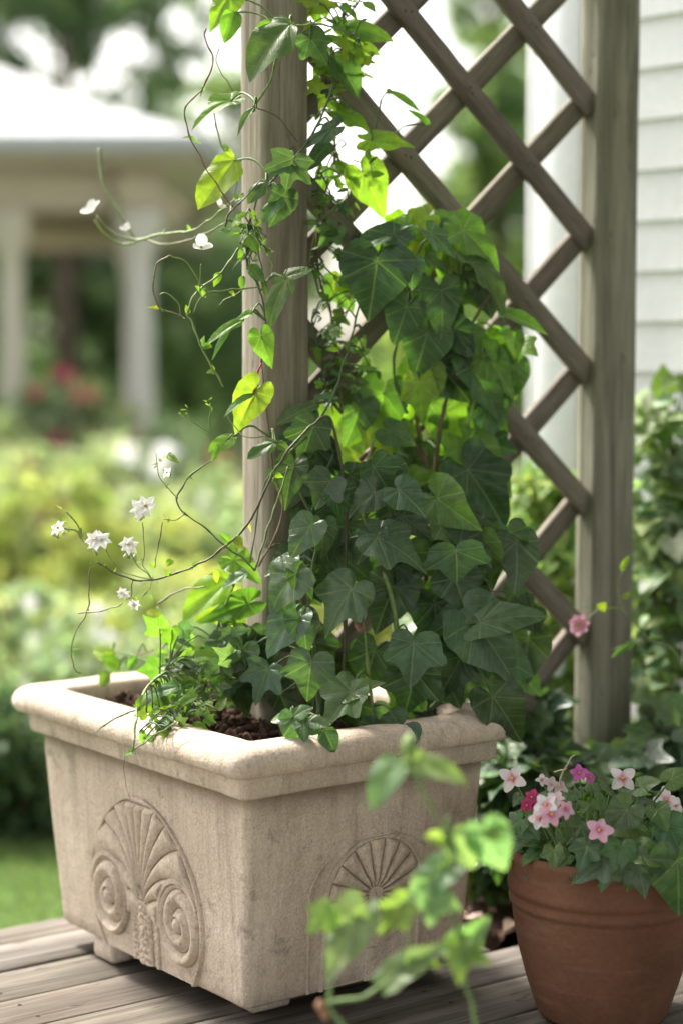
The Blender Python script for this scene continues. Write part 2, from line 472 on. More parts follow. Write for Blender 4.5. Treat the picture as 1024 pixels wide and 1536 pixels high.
prof = [(.016, .440), (.034, .4405), (.042, .4435), (.047, .4495), (.049, .458), (.048, .467), (.044, .476), (.037, .4835), (.027, .4885), (.014, .4905), (0, .490), (-.014, .4885), (-.026, .486), (-.032, .482), (-.035, .474), (-.038, .40)]
for (o, z) in prof: rs.append(counts_ring(hu + o, hv + o, max(.006, .018 + o * .35), z))
loft(b, rs, wob=.0022)
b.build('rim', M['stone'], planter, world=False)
rng = random.Random(5)
for (fx, fy) in ((-1, -1), (-1, 1), (1, -1), (1, 1)):
    b = MB(); box(b, (.183 if fx > 0 else (-.186 if fy > 0 else -.13), .165 if fy > 0 else -.205, .0205), .040, .036, .0196, bev=.005)
    b.build('foot', M['stone'], planter, world=False)
# soil: a lumpy sheet and crumbs
b = MB(); nx, ny = 60, 76; su, sv = hu - .034, hv - .034
vs = []; fs = []
for j in range(ny):
    for i in range(nx):
        x = -su + 2 * su * i / (nx - 1); y = -sv + 2 * sv * j / (ny - 1)
        z = .452 + .014 * noise.noise(Vector((x * 9, y * 9, 2))) + .010 * noise.noise(Vector((x * 30, y * 30, 5))) + .007 * noise.noise(Vector((x * 80, y * 80, 9)))
        vs.append((x, y, z))
        if i and j: fs.append(((j - 1) * nx + i - 1, (j - 1) * nx + i, j * nx + i, j * nx + i - 1))
b.add(vs, fs)
for _ in range(1700):
    x, y = rng.uniform(-su, su) * .97, rng.uniform(-sv, sv) * .97; r = rng.choice((.002, .0025, .003, .0035, .005, .009)) * rng.uniform(.6, 1.3)
    box(b, (x, y, .456 + r * .4), r * rng.uniform(1, 2.2), r * .7, r * .45, *[Vector(c) for c in Matrix.Rotation(rng.uniform(0, 6), 3, rnd_dir(rng)).col], bev=r * .25)
b.build('soil', M['soil'], planter, smooth=True, world=False)

# shell reliefs as carved height fields on the tapered faces
def relief(kind, parent):
    up = Vector(((BU1 - BU0), 0, (ZL - ZB))) if kind == 0 else Vector((0, (BV1 - BV0), (ZL - ZB)))
    if kind == 0:   # on the local -x face, s runs along +y ... seen with s from right to left
        O = Vector((-BU0, -.012, ZB)); S = Vector((0, -1, 0)); H = Vector((-(BU1 - BU0), 0, ZL - ZB)).normalized(); W, HT = .188, .300
    else:
        O = Vector((.020, -BV0, ZB)); S = Vector((1, 0, 0)); H = Vector((0, -(BV1 - BV0), ZL - ZB)).normalized(); W, HT = .140, .262
    Nn = Vector((-1, 0, .07)).normalized() if kind == 0 else Vector((0, -1, .11)).normalized()
    nx, ny = 240, 300; b = MB(); idx = {}; vs = []; fs = []
    def half(v):  # half width of the outline at height v (0..1 of HT)
        if kind == 0:
            vc = .36
            if v < vc: return W * math.sqrt(max(0, 1 - ((v - vc) / .62) ** 2))
            return W * max(0, 1 - ((v - vc) / (1 - vc)) ** 1.9) ** .58
        vc = .62
        if v < vc: return W * (.985 - .06 * (1 - v / vc))
        return W * math.sqrt(max(0, 1 - ((v - vc) / (1 - vc)) ** 2)) * .985
    def hgt(s, h):
        v = h / HT; hw = half(v); a = abs(s)
        # distance to outline (approx)
        e = hw - a; e2 = (HT - h) * .8; e = min(e, e2 if a < .06 else e)
        z = .0015
        if kind == 0:
            cx, cz, cr = .116, .098, .063
            dx, dz = a - cx, h - cz; r = math.hypot(dx * 1.02, dz * .88)
            Fz = .085
            if r < cr:
                ang = math.atan2(dz, -dx); t = (r / .029 - ang / 6.2832 + .3) % 1.0
                q = .5 - .5 * math.cos(6.2832 * t)
                z = .002 + .0145 * q ** .55 * min(1, (cr - r) / .008 + .3)
                if r < .014: z = .018 * math.sqrt(max(0, 1 - (r / .0145) ** 2)) + .003
            elif h > Fz:
                # ribs fan out from the stalk and bend over the volutes
                rr = math.hypot(a, h - Fz); dz = h - Fz + .01
                phi2 = math.atan2(2 * a * .17, a * a + dz * dz)
                q = abs(math.cos(phi2 * 13.5))
                edge = min(1, max(0, (e - .011) / .006)); fl = min(1, rr / .05)
                z = .0015 + .014 * (q ** .6) * edge * (.35 + .65 * fl)
                if r < cr + .009: z = .010
            else: z = .002
            if a < .020 and h < Fz + .03:
                z = max(z, .006 + .006 * math.cos(a / .020 * 1.5) + .0035 * noise.noise(Vector((s * 160, h * 110, 1))) + .002 * abs(math.sin(h * 260 + a * 120)))
            elif a < .042 and h < Fz - .01:
                z = max(z, .004 + .004 * noise.noise(Vector((s * 130, h * 130, 4))) + .003 * math.cos(a * 150))
            if e < .010: z = .0085 * math.sin(min(1, max(0, e / .010)) * math.pi) ** .6 if e > 0 else 0
        else:
            cz = .155; r = math.hypot(s, (h - cz)); ang = math.atan2(s, h - cz); Rr = .098
            if r < Rr:
                q = abs(math.cos(ang * 9)); t = r / Rr
                tip = min(1, max(0, (1 - t) / .09)) ** .5
                z = .001 + .0115 * (q ** .6) * min(1, t * 3.5) * tip
                if r < .014: z = .0105
                if h < cz - .01: z *= max(.12, 1 - (cz - .01 - h) / .05)
            elif (r < Rr + .007 and h > cz) or (h <= cz and Rr - .001 < a < Rr + .006): z = .0055
            elif a < .010 and h < cz: z = .005
            else:
                z = -.003
                
            if e < .005: z = .0014 * math.sin(min(1, max(0, e / .008)) * math.pi) ** .6 if e > 0 else 0
        w = .0006 * noise.noise(Vector((s * 90, h * 90, 7)))
        return z * (.85 if kind == 0 else 1.0) + w
    for j in range(ny + 1):
        h = HT * j / ny
        hw = half(j / ny)
        for i in range(nx + 1):
            s = -W + 2 * W * i / nx
            if abs(s) <= hw + .0014:
                idx[i, j] = len(vs)
                z = hgt(s, h) if abs(s) < hw - .0003 and h < HT - .001 else -.002
                vs.append(O + S * s + H * (h + .002) + Nn * (z + .0006))
    for j in range(ny):
        for i in range(nx):
            k = [(i, j), (i + 1, j), (i + 1, j + 1), (i, j + 1)]
            if all(q in idx for q in k):
                fs.append(tuple(idx[q] for q in (k if kind else k)))
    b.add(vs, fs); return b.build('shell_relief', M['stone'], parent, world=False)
relief(0, planter); relief(1, planter)

# ------------------------------------------------------------------ deck, ground
nD = Vector((-math.sin(R(36)), math.cos(R(36)), 0)); uD = Vector((math.cos(R(36)), math.sin(R(36)), 0))
WC = Vector((.480, 4.595, 0)); wd = Vector((.7, -.714, 0)).normalized(); wn = Vector((-wd.y, wd.x, 0)) * -1   # wall line and its outward normal
if wn.y > 0: wn = -wn
edges = [3.278, 3.185]
while edges[-1] > -.6: edges.append(edges[-1] - .1425)
b = MB(); rng = random.Random(11)
for k in range(len(edges) - 1):
    n0, n1 = edges[k + 1] + .0025, edges[k] - .0025; nc = (n0 + n1) / 2
    # end at the house wall
    den = uD.x * (-wd.y) + uD.y * wd.x
    P0 = nD * nc; dlt = WC - P0
    tend = (dlt.x * (-wd.y) + dlt.y * wd.x) / den - .03
    tend = min(tend, 4.5)
    if nc > 2.66: tend = 2.25
    t0 = -3.2; cuts = [t0]; 
    jn = rng.uniform(-2.3, -1.6)
    cuts += [jn]; cuts.append(tend)
    for q in range(len(cuts) - 1):
        a, e = cuts[q] + .0015, cuts[q + 1] - .0015
        if e - a < .1: continue
        g = rng.uniform(.82, 1.12); t = (g * rng.uniform(.97, 1.05), g, g * rng.uniform(.95, 1.03))
        dz = rng.uniform(-.0012, .0012)
        for sx in range(int(a / .6) - 1, int(e / .6) + 1):
            for sy in (.25, .75):
                cx, cy = sx * .6 + .2, n0 + (n1 - n0) * sy
                if a + .03 < cx < e - .03 and n1 - n0 > .12: b.add([(cx + .004 * math.cos(q * .785), cy + .004 * math.sin(q * .785), dz + .0006) for q in range(8)], [tuple(range(8))], None, (.16, .14, .13))
        box(b, Vector(((a + e) / 2, nc, -.016 + dz)), (e - a) / 2, (n1 - n0) / 2, .016, bev=.0035, col=t)
deck = b.build('deck', M['deck'], None); deck.rotation_euler = (0, 0, R(36)); deck['kind'] = 'structure'
b = MB()
box(b, Vector((.5, 3.255, -.12)), 3.7, .018, .085, bev=.003, col=(.8, .8, .8))
for x in (-2.6, -1.4, -.2, 1.0): box(b, Vector((x, 1.3, -.165)), .045, 1.9, .12, col=(.5, .5, .5))
jo = b.build('deck_joists', M['deck'], None); jo.rotation_euler = (0, 0, R(36)); jo['kind'] = 'structure'

GZ = -.30
b = MB(); n = 120; ext = 90.0; vs = []; fs = []
for j in range(n + 1):
    for i in range(n + 1):
        fx, fy = 2 * i / n - 1, 2 * j / n - 1
        x = math.copysign(abs(fx) ** 2.2, fx) * ext; y = math.copysign(abs(fy) ** 2.2, fy) * ext + 8
        z = GZ + .05 * noise.noise(Vector((x * .4, y * .4, 0)))
        vs.append((x, y, z))
        if i and j: k = (j - 1) * (n + 1) + i - 1; fs.append((k, k + 1, k + n + 2, k + n + 1))
b.add(vs, fs); g_ = b.build('ground', M['ground'], None); g_['kind'] = 'structure'

# ------------------------------------------------------------------ trellis
FA = R(33); fu = Vector((math.cos(FA), math.sin(FA), 0)); fv = Vector((-math.sin(FA), math.cos(FA), 0)); P0 = Vector((-.131, 3.30, 0))
def fp(t, z, off=0.0): return P0 + fu * t + fv * off + Vector((0, 0, z))
trellis = tag(empty('garden_trellis', P0, FA), 'weathered grey wooden trellis with diamond lattice between two square posts', 'trellis')
PW = .089
def post(t0, z0, z1, w=PW, c=(1, 1, 1), off=0.0, lean=0.0, tw=0, dep=None):
    b = MB(); hw = w / 2; hd = (dep or w) / 2; bev = .005; N_ = 46; vs = []; fs = []
    sec = [(-hw + bev, -hw), (hw - bev, -hw), (hw, -hw + bev), (hw, hw - bev), (hw - bev, hw), (-hw + bev, hw), (-hw, hw - bev), (-hw, -hw + bev)]
    sec2 = []
    for i, p in enumerate(sec):
        q = sec[(i + 1) % 8]; k = 5 if i % 2 == 0 else 1
        for j in range(k): sec2.append((p[0] + (q[0] - p[0]) * j / k, p[1] + (q[1] - p[1]) * j / k))
    m = len(sec2)
    for k in range(N_ + 1):
        z = z0 + (z1 - z0) * k / N_
        for (x, y) in sec2:
            d = noise.noise(Vector((x * 20 + tw, y * 20, z * 2.5))) * .0016 + noise.noise(Vector((x * 90 + tw, y * 90, z * 7))) * .0006
            s = 1 + d / hw
            vs.append((t0 + hw + x * s + lean * z, off + hd + y * s * hd / hw, z))
        if k:
            for i in range(m): j = (i + 1) % m; fs.append(((k - 1) * m + i, (k - 1) * m + j, k * m + j, k * m + i))
    fs.append(tuple(range(m - 1, -1, -1))); fs.append(tuple(range(N_ * m, N_ * m + m)))
    b.add(vs, fs, None, c); return b.build('post', M['post'], trellis, world=False)
TR = .745
post(0, .38, 2.42, c=(1.0, .97, .93)); p2 = post(TR + .010, .0, 2.42, w=.102, c=(.80, .86, .79), tw=5, dep=.060)
# lattice strips clipped to the panel
SL = .905; PER = .261; ZR = [at(880, y, 3.706).z for y in (150, 350, 555, 750, 945)]
zbase = ZR[2]; x0, x1 = .078, TR + .012; ztop = 2.38
def zmin(t): return .505 if t < .40 else .40
def strip(sign, zr, off, rng):
    # z = zr + sign*SL*(t-TR)
    pts = []
    for k in range(401):
        t = x0 + (x1 - x0) * k / 400; z = zr + sign * SL * (t - TR)
        if zmin(t) + .01 < z < ztop: pts.append((t, z))
    if len(pts) < 12: return
    a, e = pts[0], pts[-1]
    A = Vector((a[0], off, a[1])); E = Vector((e[0], off, e[1])); d = (E - A); L = d.length; d.normalize()
    b = MB(); g = rng.uniform(.82, 1.15)
    # built along local x so that the grain follows the strip
    me_c = (A + E) / 2
    nseg = max(4, int(L / .03)); vs = []; fs = []; hw, ht = .0215 + rng.uniform(-.001, .001), .0090; bv = .0018
    sec = [(-hw + bv, -ht), (0, -ht), (hw - bv, -ht), (hw, -ht + bv), (hw, ht - bv), (hw - bv, ht), (0, ht), (-hw + bv, ht), (-hw, ht - bv), (-hw, -ht + bv)]
    m = len(sec); sd = rng.uniform(0, 99); bow = rng.uniform(-.003, .003)
    for k in range(nseg + 1):
        x = -L / 2 + L * k / nseg; q = 1 - (2 * k / nseg - 1) ** 2
        for (y, z) in sec:
            s = 1 + .03 * noise.noise(Vector((x * 6, y * 40, sd)))
            vs.append((x, y * s + bow * q * .5, z + .0006 * noise.noise(Vector((x * 9, y * 30, sd + 4)))))
        if k:
            for i in range(m): j = (i + 1) % m; fs.append(((k - 1) * m + i, (k - 1) * m + j, k * m + j, k * m + i))
    fs.append(tuple(range(m - 1, -1, -1))); fs.append(tuple(range(nseg * m, nseg * m + m)))
    b.add(vs, [f[::-1] for f in fs], None, (g, g * rng.uniform(.96, 1.03), g * rng.uniform(.94, 1.03)))
    if sign < 0:
        for q in range(-9, 12):   # nail heads where the strips cross
            zz = zbase + PER * q; tc_ = TR + (zr - zz) / (2 * SL); zc_ = zr - SL * (tc_ - TR)
            xl = (Vector((tc_, off, zc_)) - me_c).dot(d)
            if abs(xl) < L / 2 - .02:
                for sx in (-.005, .006):
                    yy = rng.uniform(-.006, .006); vs2 = [(xl + sx + .0022 * math.cos(a * 1.047), yy + .0022 * math.sin(a * 1.047), zz_) for zz_ in (-ht - .0008, -ht + .001) for a in range(6)]
                    vs2 += [(v[0], v[1], -v[2]) for v in vs2]
                    b.add(vs2, [(5, 4, 3, 2, 1, 0)] + [(k, (k + 1) % 6, 6 + (k + 1) % 6, 6 + k) for k in range(6)] + [(12, 13, 14, 15, 16, 17)] + [(18 + k, 18 + (k + 1) % 6, 12 + (k + 1) % 6, 12 + k) for k in range(6)], None, (.22, .18, .16))
    o = b.build('lattice_strip', M['strip'], None)
    zdir = Vector((0, 1, 0)); ydir = zdir.cross(d)
    mm = Matrix((d, ydir, zdir)).transposed().to_4x4(); mm.translation = me_c
    o.parent = trellis; o.matrix_basis = mm
rng = random.Random(3)
for k in range(-7, 6): strip(-1, zbase + PER * k, .027, rng)
for k in range(-6, 11): strip(1, zbase + PER * k, .046, rng)
b = MB(); box(b, fp(0, 0) * 0 + Vector((TR / 2 + .045, .052, 2.40)), TR / 2 + .05, .022, .020, bev=.003); b.build('top_rail', M['strip'], trellis, world=False)

# ------------------------------------------------------------------ house
house = tag(empty('clapboard_house', WC), 'white clapboard house wall with wide corner board behind the trellis', 'house')
HL, HH = 5.2, 3.3
b = MB(); EXP = .115; z = GZ - .02; k = 0; rng = random.Random(8)
CW = .135
off0 = 1.1 + 2.05 / .115
zline = at(988, 95, 4.28).z
z = zline - EXP * round((zline - (GZ - .02)) / EXP)
while z < HH:
    g = rng.uniform(.97, 1.03); cg = (g, g, g)
    a = WC + wd * (CW - .004); L = HL
    segs = 40; vs = []; fs = []
    prof = [(.0, z + EXP + .012), (.004, z + EXP), (.0165, z + .002), (.0165, z), (.004, z)]
    for i in range(segs + 1):
        p = a + wd * (L * i / segs)
        wv = .0012 * noise.noise(Vector((i * .8, z * 3, 0)))
        for (o, zz) in prof: vs.append(p + wn * (o + wv) + Vector((0, 0, zz)))
        if i:
            for j in range(4): q = (i - 1) * 5 + j; fs.append((q, q + 5, q + 6, q + 1))
    b.add(vs, fs, None, cg); z += EXP
b.build('siding', M['siding'], house, smooth=False)
b = MB(); zc = (HH + GZ) / 2
box(b, WC + wd * (CW / 2) + wn * .012 + Vector((0, 0, zc)), (HH - GZ) / 2, CW / 2, .012, Vector((0, 0, 1)), wd, wn, bev=.002)
box(b, WC - wn * .075 - wd * .0125 + Vector((0, 0, zc)), (HH - GZ) / 2, .099, .0122, Vector((0, 0, 1)), wn, wd, bev=.002)
b.build('corner_board', M['white'], house)
b = MB(); c = WC + wd * (HL / 2 + .02) - wn * 2.0 + Vector((0, 0, zc)); box(b, c, HL / 2 - .02, 1.99, (HH - GZ) / 2 - .01, wd, wn, Vector((0, 0, 1)))
b.build('wall', M['siding'], house)
b = MB()
box(b, WC + wd * (HL / 2 - .2) + wn * .10 + Vector((0, 0, HH + .05)), HL / 2 + .3, .30, .05, wd, wn, Vector((0, 0, 1)), bev=.004)
b.build('eave', M['white'], house)
b = MB(); p = WC + wd * (-.5) + wn * .40 + Vector((0, 0, HH + .11)); q = WC + wd * (HL + .3) + wn * .40 + Vector((0, 0, HH + .11))
r_ = -wn * 2.8 + Vector((0, 0, 1.6)); vs = [p, q, q + r_, p + r_]; dn = Vector((0, 0, .04)); vs += [v + dn for v in vs]
b.add(vs, [(3, 2, 1, 0), (4, 5, 6, 7), (0, 1, 5, 4), (1, 2, 6, 5), (2, 3, 7, 6), (3, 0, 4, 7)]); b.build('roof', M['roofing'], house, smooth=False)

b = MB(); c = WC + wd * 3.78 + wn * 2.5 + Vector((0, 0, 2.66)); box(b, c, 2.3, 2.49, .05, wd, wn, Vector((0, 0, 1)), bev=.01)  # unseen roof added to shade the pot and the deck at lower right
for k in range(8): box(b, WC + wd * (1.63 + k * .60) + wn * 2.5 + Vector((0, 0, 2.55)), 2.45, .02, .058, wn, wd, Vector((0, 0, 1)))
b.build('added_shade_roof', M['soffit'], house)
for k in (4.9,):
    b = MB(); box(b, WC + wd * k + wn * 4.8 + Vector((0, 0, 1.25)), 1.246, .06, .06, Vector((0, 0, 1)), wd, wn, bev=.006); b.build('added_roof_post', M['white'], house)  # out-of-view post added to carry the shade roof

# ------------------------------------------------------------------ pavilion
PVC = Vector((-3.62, 14.4, GZ))
pav = tag(empty('garden_pavilion', PVC), 'open pavilion with pale hipped roof and round columns at the left edge', 'pavilion')
b = MB(); ez = 2.50; hx, hy = 2.80, 2.6; apex = Vector((PVC.x, PVC.y, ez + 1.22))
cs = [Vector((PVC.x + sx * hx, PVC.y + sy * hy, ez)) for sx, sy in ((-1, -1), (1, -1), (1, 1), (-1, 1))]
b = MB()
vs = []; fs = []
def flare(c, t): # slight concave sweep
    p = c.lerp(apex, t); p.z -= .12 * math.sin(t * math.pi) * (1 - t) ; return p
NS = 10
for i in range(4):
    c0, c1 = cs[i], cs[(i + 1) % 4]; base = len(vs)
    for k in range(NS + 1):
        vs += [flare(c0, k / NS), flare(c1, k / NS)]
        if k: q = base + 2 * (k - 1); fs.append((q, q + 1, q + 3, q + 2))
b.add(vs, fs); b.build('roof', M['roofing'], pav)
b = MB()
for i in range(4):
    c0, c1 = cs[i], cs[(i + 1) % 4]; d = (c1 - c0).normalized(); nn = Vector((d.y, -d.x, 0))
    box(b, (c0 + c1) / 2 - Vector((0, 0, .055)) - nn * .02, (c1 - c0).length / 2 - .001, .02, .05, d, nn, Vector((0, 0, 1)))
b.build('fascia', M['roofing'], pav)
b = MB(); box(b, Vector((PVC.x, PVC.y, ez - .13)), hx - .06, hy - .06, .02)
for sy in (-1, 1): box(b, Vector((PVC.x, PVC.y + sy * (hy - .55), ez - .30)), hx - .35, .09, .145)
for sx in (-1, 1): box(b, Vector((PVC.x + sx * (hx - .55), PVC.y, ez - .30)), .085, hy - .40, .14)
b.build('beam', M['soffit'], pav)
for (cx, cy) in ((-2.15, 12.35), (-1.315, 12.35), (-4.3, 12.35), (-5.6, 12.35), (-5.6, 16.4), (-1.80, 16.4), (-3.6, 16.4)):
    b = MB(); rr = .095 if cx > -2 else .085
    if cy > 14: rr = .08
    P = []
    prof = [(1.75, 0), (1.75, .10), (1.35, .12), (1.45, .18), (1.1, .22), (1.0, .5), (.9, 2.05), (.95, 2.18), (1.25, 2.24), (1.3, 2.3), (1.65, 2.42), (1.65, 2.49)]
    vs = []; fs = []; ns = 20
    for k, (q, z) in enumerate(prof):
        for s in range(ns): a = 6.2832 * s / ns; vs.append((cx + rr * q * math.cos(a), cy + rr * q * math.sin(a), GZ + .06 + z * (ez - .445 - GZ - .06) / 2.49))
        if k:
            for s in range(ns): t = (s + 1) % ns; fs.append(((k - 1) * ns + s, (k - 1) * ns + t, k * ns + t, k * ns + s))
    fs.append(tuple(range((len(prof) - 1) * ns, len(prof) * ns)))
    b.add(vs, fs); b.build('column', M['column'] if cx > -2 else M['cream'], pav)
b = MB(); box(b, Vector((PVC.x, PVC.y, GZ + .03)), hx - .3, hy - .3, .05); b.build('floor', M['cream'], pav)

# ------------------------------------------------------------------ flowers
def flower(parent, c, nrm, r, npet, pcol, ccol, rng, shape='round', cr=.16, name='flower', cup=.15, pw=.62):
    """petals around a centre; the centre is a sub-part"""
    z = Vector(nrm).normalized(); x = z.orthogonal().normalized(); y = z.cross(x)
    mb = MB(); a0 = rng.uniform(0, 6.28)
    for k in range(npet):
        a = a0 + 6.2832 * k / npet + rng.uniform(-.1, .1); L = r * rng.uniform(.88, 1.08)
        d = x * math.cos(a) + y * math.sin(a); s = z.cross(d); vs = []; fs = []; uv = []; nu, nv = 7, 6
        cu = cup + rng.uniform(-.12, .15); base = pcol(rng) if callable(pcol) else pcol; cols = []
        for i in range(nu + 1):
            t = i / nu
            if shape == 'round': w = pw * (math.sin(min(1, t * 1.02) ** .8 * math.pi * .86 + .08)) ** .8
            else: w = pw * .55 * math.sin(t ** .8 * math.pi * .93 + .1)
            for j in range(nv + 1):
                q = 2 * j / nv - 1
                p = Vector(c) + d * (L * (t - .08 * q * q * t)) + s * (L * w * q * .55) + z * (L * (cu * t + .10 * q * q * w - .22 * t * t + .02 * math.sin(q * 5 + k)))
                vs.append(p); uv.append((q, t))
                if i and j: b_ = (i - 1) * (nv + 1) + j - 1; fs.append((b_, b_ + 1, b_ + nv + 2, b_ + nv + 1))
        b0 = len(mb.v); mb.add(vs, fs, uv, base)
        if ccol is not None:
            for i in range(nu + 1):
                for j in range(nv + 1):
                    f = max(0, 1 - (i / nu) / .38) ** 1.1 * ccol[1]
                    mb.c[b0 + i * (nv + 1) + j] = tuple(base[m] * (1 - f) + ccol[0][m] * f for m in range(3))
    fl = mb.build(name, M['petal'], parent)
    cb = MB()
    for k in range(7):
        a = k * 2.4; rr = r * cr * .5 * math.sqrt(k / 7)
        p = Vector(c) + x * rr * math.cos(a) + y * rr * math.sin(a)
        tube(cb, [p - z * r * .02, p + z * r * rng.uniform(.12, .26)], r * .035, r * .055, 5, (.55, .42, .10) if k else (.62, .55, .2), 2, False)
    o = cb.build('flower_center', M['stem'], None); o.parent = fl
    return fl

def bud(mb, c, d, r, col):
    d = Vector(d).normalized(); P = [Vector(c) + d * r * t for t in (-1, -.6, 0, .6, 1.1)]
    rs = (.3, .8, 1, .7, .1); x = d.orthogonal().normalized(); y = d.cross(x); vs = []; fs = []; n = 10
    for k, p in enumerate(P):
        for s in range(n): a = 6.2832 * s / n; vs.append(p + (x * math.cos(a) + y * math.sin(a)) * r * .8 * rs[k] * (1 + .08 * math.cos(a * 5)))
        if k:
            for s in range(n): t = (s + 1) % n; fs.append(((k - 1) * n + s, (k - 1) * n + t, k * n + t, k * n + s))
    fs.append(tuple(range(n - 1, -1, -1))); fs.append(tuple(range(4 * n, 5 * n)))
    mb.add(vs, fs, None, col)

def nearest_on(polys):
    def f(B):
        best = None
        for P in polys:
            for p in P:
                d = (p - B).length
                if best is None or d < best[0]: best = (d, p)
        return best[1]
    return f

def inpoly(x, y, poly):
    c = False; j = len(poly) - 1
    for i in range(len(poly)):
        xi, yi = poly[i]; xj, yj = poly[j]
        if (yi > y) != (yj > y) and x < (xj - xi) * (y - yi) / (yj - yi) + xi: c = not c
        j = i
    return c

STC = (.075, .12, .045); STB = (.14, .10, .055); STR = (.17, .085, .06); STP = (.19, .26, .09)

# ------------------------------------------------------------------ the big dark vine
rng = random.Random(21)
rt = at(585, 1085, 3.30); rt.z = .45
vine = tag(empty('climbing_vine', rt), 'dense dark green heart-leaved vine climbing the diamond lattice out of the planter', 'vine')
st = MB(); lf = MB(); SP = []
def S_(pts, r0, r1, col=STC):
    P = [at(*p) for p in pts]; SP.append(catmull(P, 6)); tube(st, P, r0, r1, 6, col, 6)
for pts, r0, r1, c in [
    ([(625, 1085, 3.32), (632, 960, 3.36), (640, 840, 3.40), (648, 740, 3.42), (626, 640, 3.44), (622, 540, 3.43), (612, 430, 3.40)], .0065, .003, STB),
    ([(600, 1085, 3.25), (592, 920, 3.24), (560, 820, 3.26), (540, 740, 3.3), (560, 660, 3.36)], .0055, .0025, STP),
    ([(640, 1080, 3.34), (660, 900, 3.42), (652, 720, 3.44), (668, 600, 3.46), (700, 500, 3.46), (735, 440, 3.44)], .006, .0025, STB),
    ([(560, 1080, 3.22), (548, 960, 3.2), (545, 930, 3.19)], .003, .0015, STP),
    ([(655, 730, 3.43), (600, 640, 3.44), (550, 690, 3.42), (530, 740, 3.38)], .004, .002, STR),
    ([(540, 690, 3.4), (610, 620, 3.47), (660, 560, 3.5)], .0045, .003, STR),
    ([(480, 1085, 3.2), (470, 960, 3.2), (445, 860, 3.22), (470, 760, 3.26), (500, 680, 3.30)], .004, .002, STC),
    ([(512, 620, 3.36), (505, 540, 3.4), (497, 470, 3.4), (480, 420, 3.38), (478, 330, 3.38), (500, 240, 3.38), (502, 120, 3.38), (480, 50, 3.36)], .0028, .0016, STB),
    ([(500, 600, 3.38), (520, 540, 3.4), (535, 470, 3.42), (560, 400, 3.42)], .0022, .0012, STC),
    ([(700, 640, 3.45), (715, 590, 3.44), (720, 540, 3.44)], .002, .0012, STP),
    ([(640, 1070, 3.3), (700, 1000, 3.27), (735, 940, 3.24), (730, 860, 3.28)], .005, .002, STC),
    ([(610, 620, 3.4), (590, 560, 3.42), (600, 500, 3.42), (640, 470, 3.4), (690, 410, 3.42)], .003, .0015, STC),
]: S_(pts, r0, r1, c)
anc = nearest_on(SP)
LOW = [
 (527, 884, 481, 948, 'ivy', 1.05, GREY, -.05, .0, .9), (620, 965, 614, 1032, 'ivy', 1.25, GREY, -.05, .1, .6),
 (441, 862, 390, 916, 'heart', 1.15, GREY, -.04, -.3, .8), (443, 861, 470, 900, 'heart', .9, GREY, -.045, .5, .5),
 (566, 806, 645, 842, 'ivy', 1.0, GREY, -.05, .2, 1.1), (560, 800, 532, 846, 'heart', .9, DARK, -.035, -.2, .6),
 (683, 826, 687, 876, 'ivy', 1.75, GREY, -.06, .0, .35), (680, 868, 703, 920, 'heart', 1.45, DARK, -.02, .2, .35),
 (720, 934, 822, 908, 'heart', .62, GREY, -.05, .2, .8), (708, 932, 784, 1022, 'heart', .95, GREY, -.04, .1, .55),
 (738, 1045, 790, 1114, 'heart', 1.0, DARK, -.03, .2, .2), (702, 924, 632, 946, 'heart', .95, DARK, -.02, -.3, .6),
 (527, 1038, 484, 1092, 'ivy', 1.0, MID, -.10, -.3, .9), (525, 1040, 574, 1022, 'heart', .7, MID, -.10, .2, .9),
 (467, 993, 457, 1055, 'ivy', 1.2, GREY, -.05, .0, .6), (402, 1003, 380, 1058, 'five', 1.1, GREY, -.03, -.2, .7),
 (452, 928, 466, 982, 'heart', 1.0, GREY, -.03, .2, .5), (438, 925, 396, 984, 'heart', 1.0, GREY, -.02, -.3, .6),
 (622, 1008, 607, 1078, 'ivy', 1.2, DARK, -.02, .0, .5), (466, 790, 433, 836, 'heart', 1.05, GREY, -.04, -.2, .6),
 (485, 790, 484, 842, 'heart', .95, DARK, -.02, .3, .3), (598, 735, 640, 768, 'heart', 1.35, GREY, -.05, .3, 1.0),
 (562, 738, 520, 770, 'heart', 1.1, DARK, -.03, -.2, .7), (495, 722, 470, 764, 'ivy', 1.3, DARK, -.02, .0, .6),
 (500, 740, 545, 766, 'ivy', 1.1, DARK, -.02, .0, .9), (440, 700, 425, 760, 'heart', .9, DARK, .0, -.2, .4),
 (600, 1092, 545, 1146, 'heart', .9, DARK, -.10, -.1, .5), (560, 1088, 530, 1105, 'heart', 1.0, DARK, -.07, -.3, .7),
 (500, 865, 480, 905, 'ivy', 1.0, DARK, .02, 0, .5), (590, 880, 560, 950, 'heart', 1.1, DARK, .03, .1, .4),
 (650, 905, 660, 980, 'heart', 1.1, DARK, .02, .1, .4), (760, 800, 768, 865, 'heart', 1.0, DARK, .05, .1, .3),
 (560, 700, 590, 745, 'ivy', 1.2, DARK, .0, .1, .6), (470, 640, 450, 700, 'ivy', 1.0, DARK, .0, .1, .5),
 (690, 985, 660, 1050, 'heart', 1.0, DARK, .02, .1, .4), (665, 1010, 690, 1065, 'heart', 1.0, DARK, .03, .1, .4),
 (420, 1040, 440, 1090, 'heart', .9, DARK, .05, .1, .4), (345, 985, 330, 1045, 'five', .9, GREY, .03, -.1, .7), (365, 975, 350, 1035, 'ivy', 1.0, GREY, .0, -.3, .5),
]
for h in LOW: hero(lf, st, h, 3.22 if h[0] < 650 else 3.25, rng, anc)
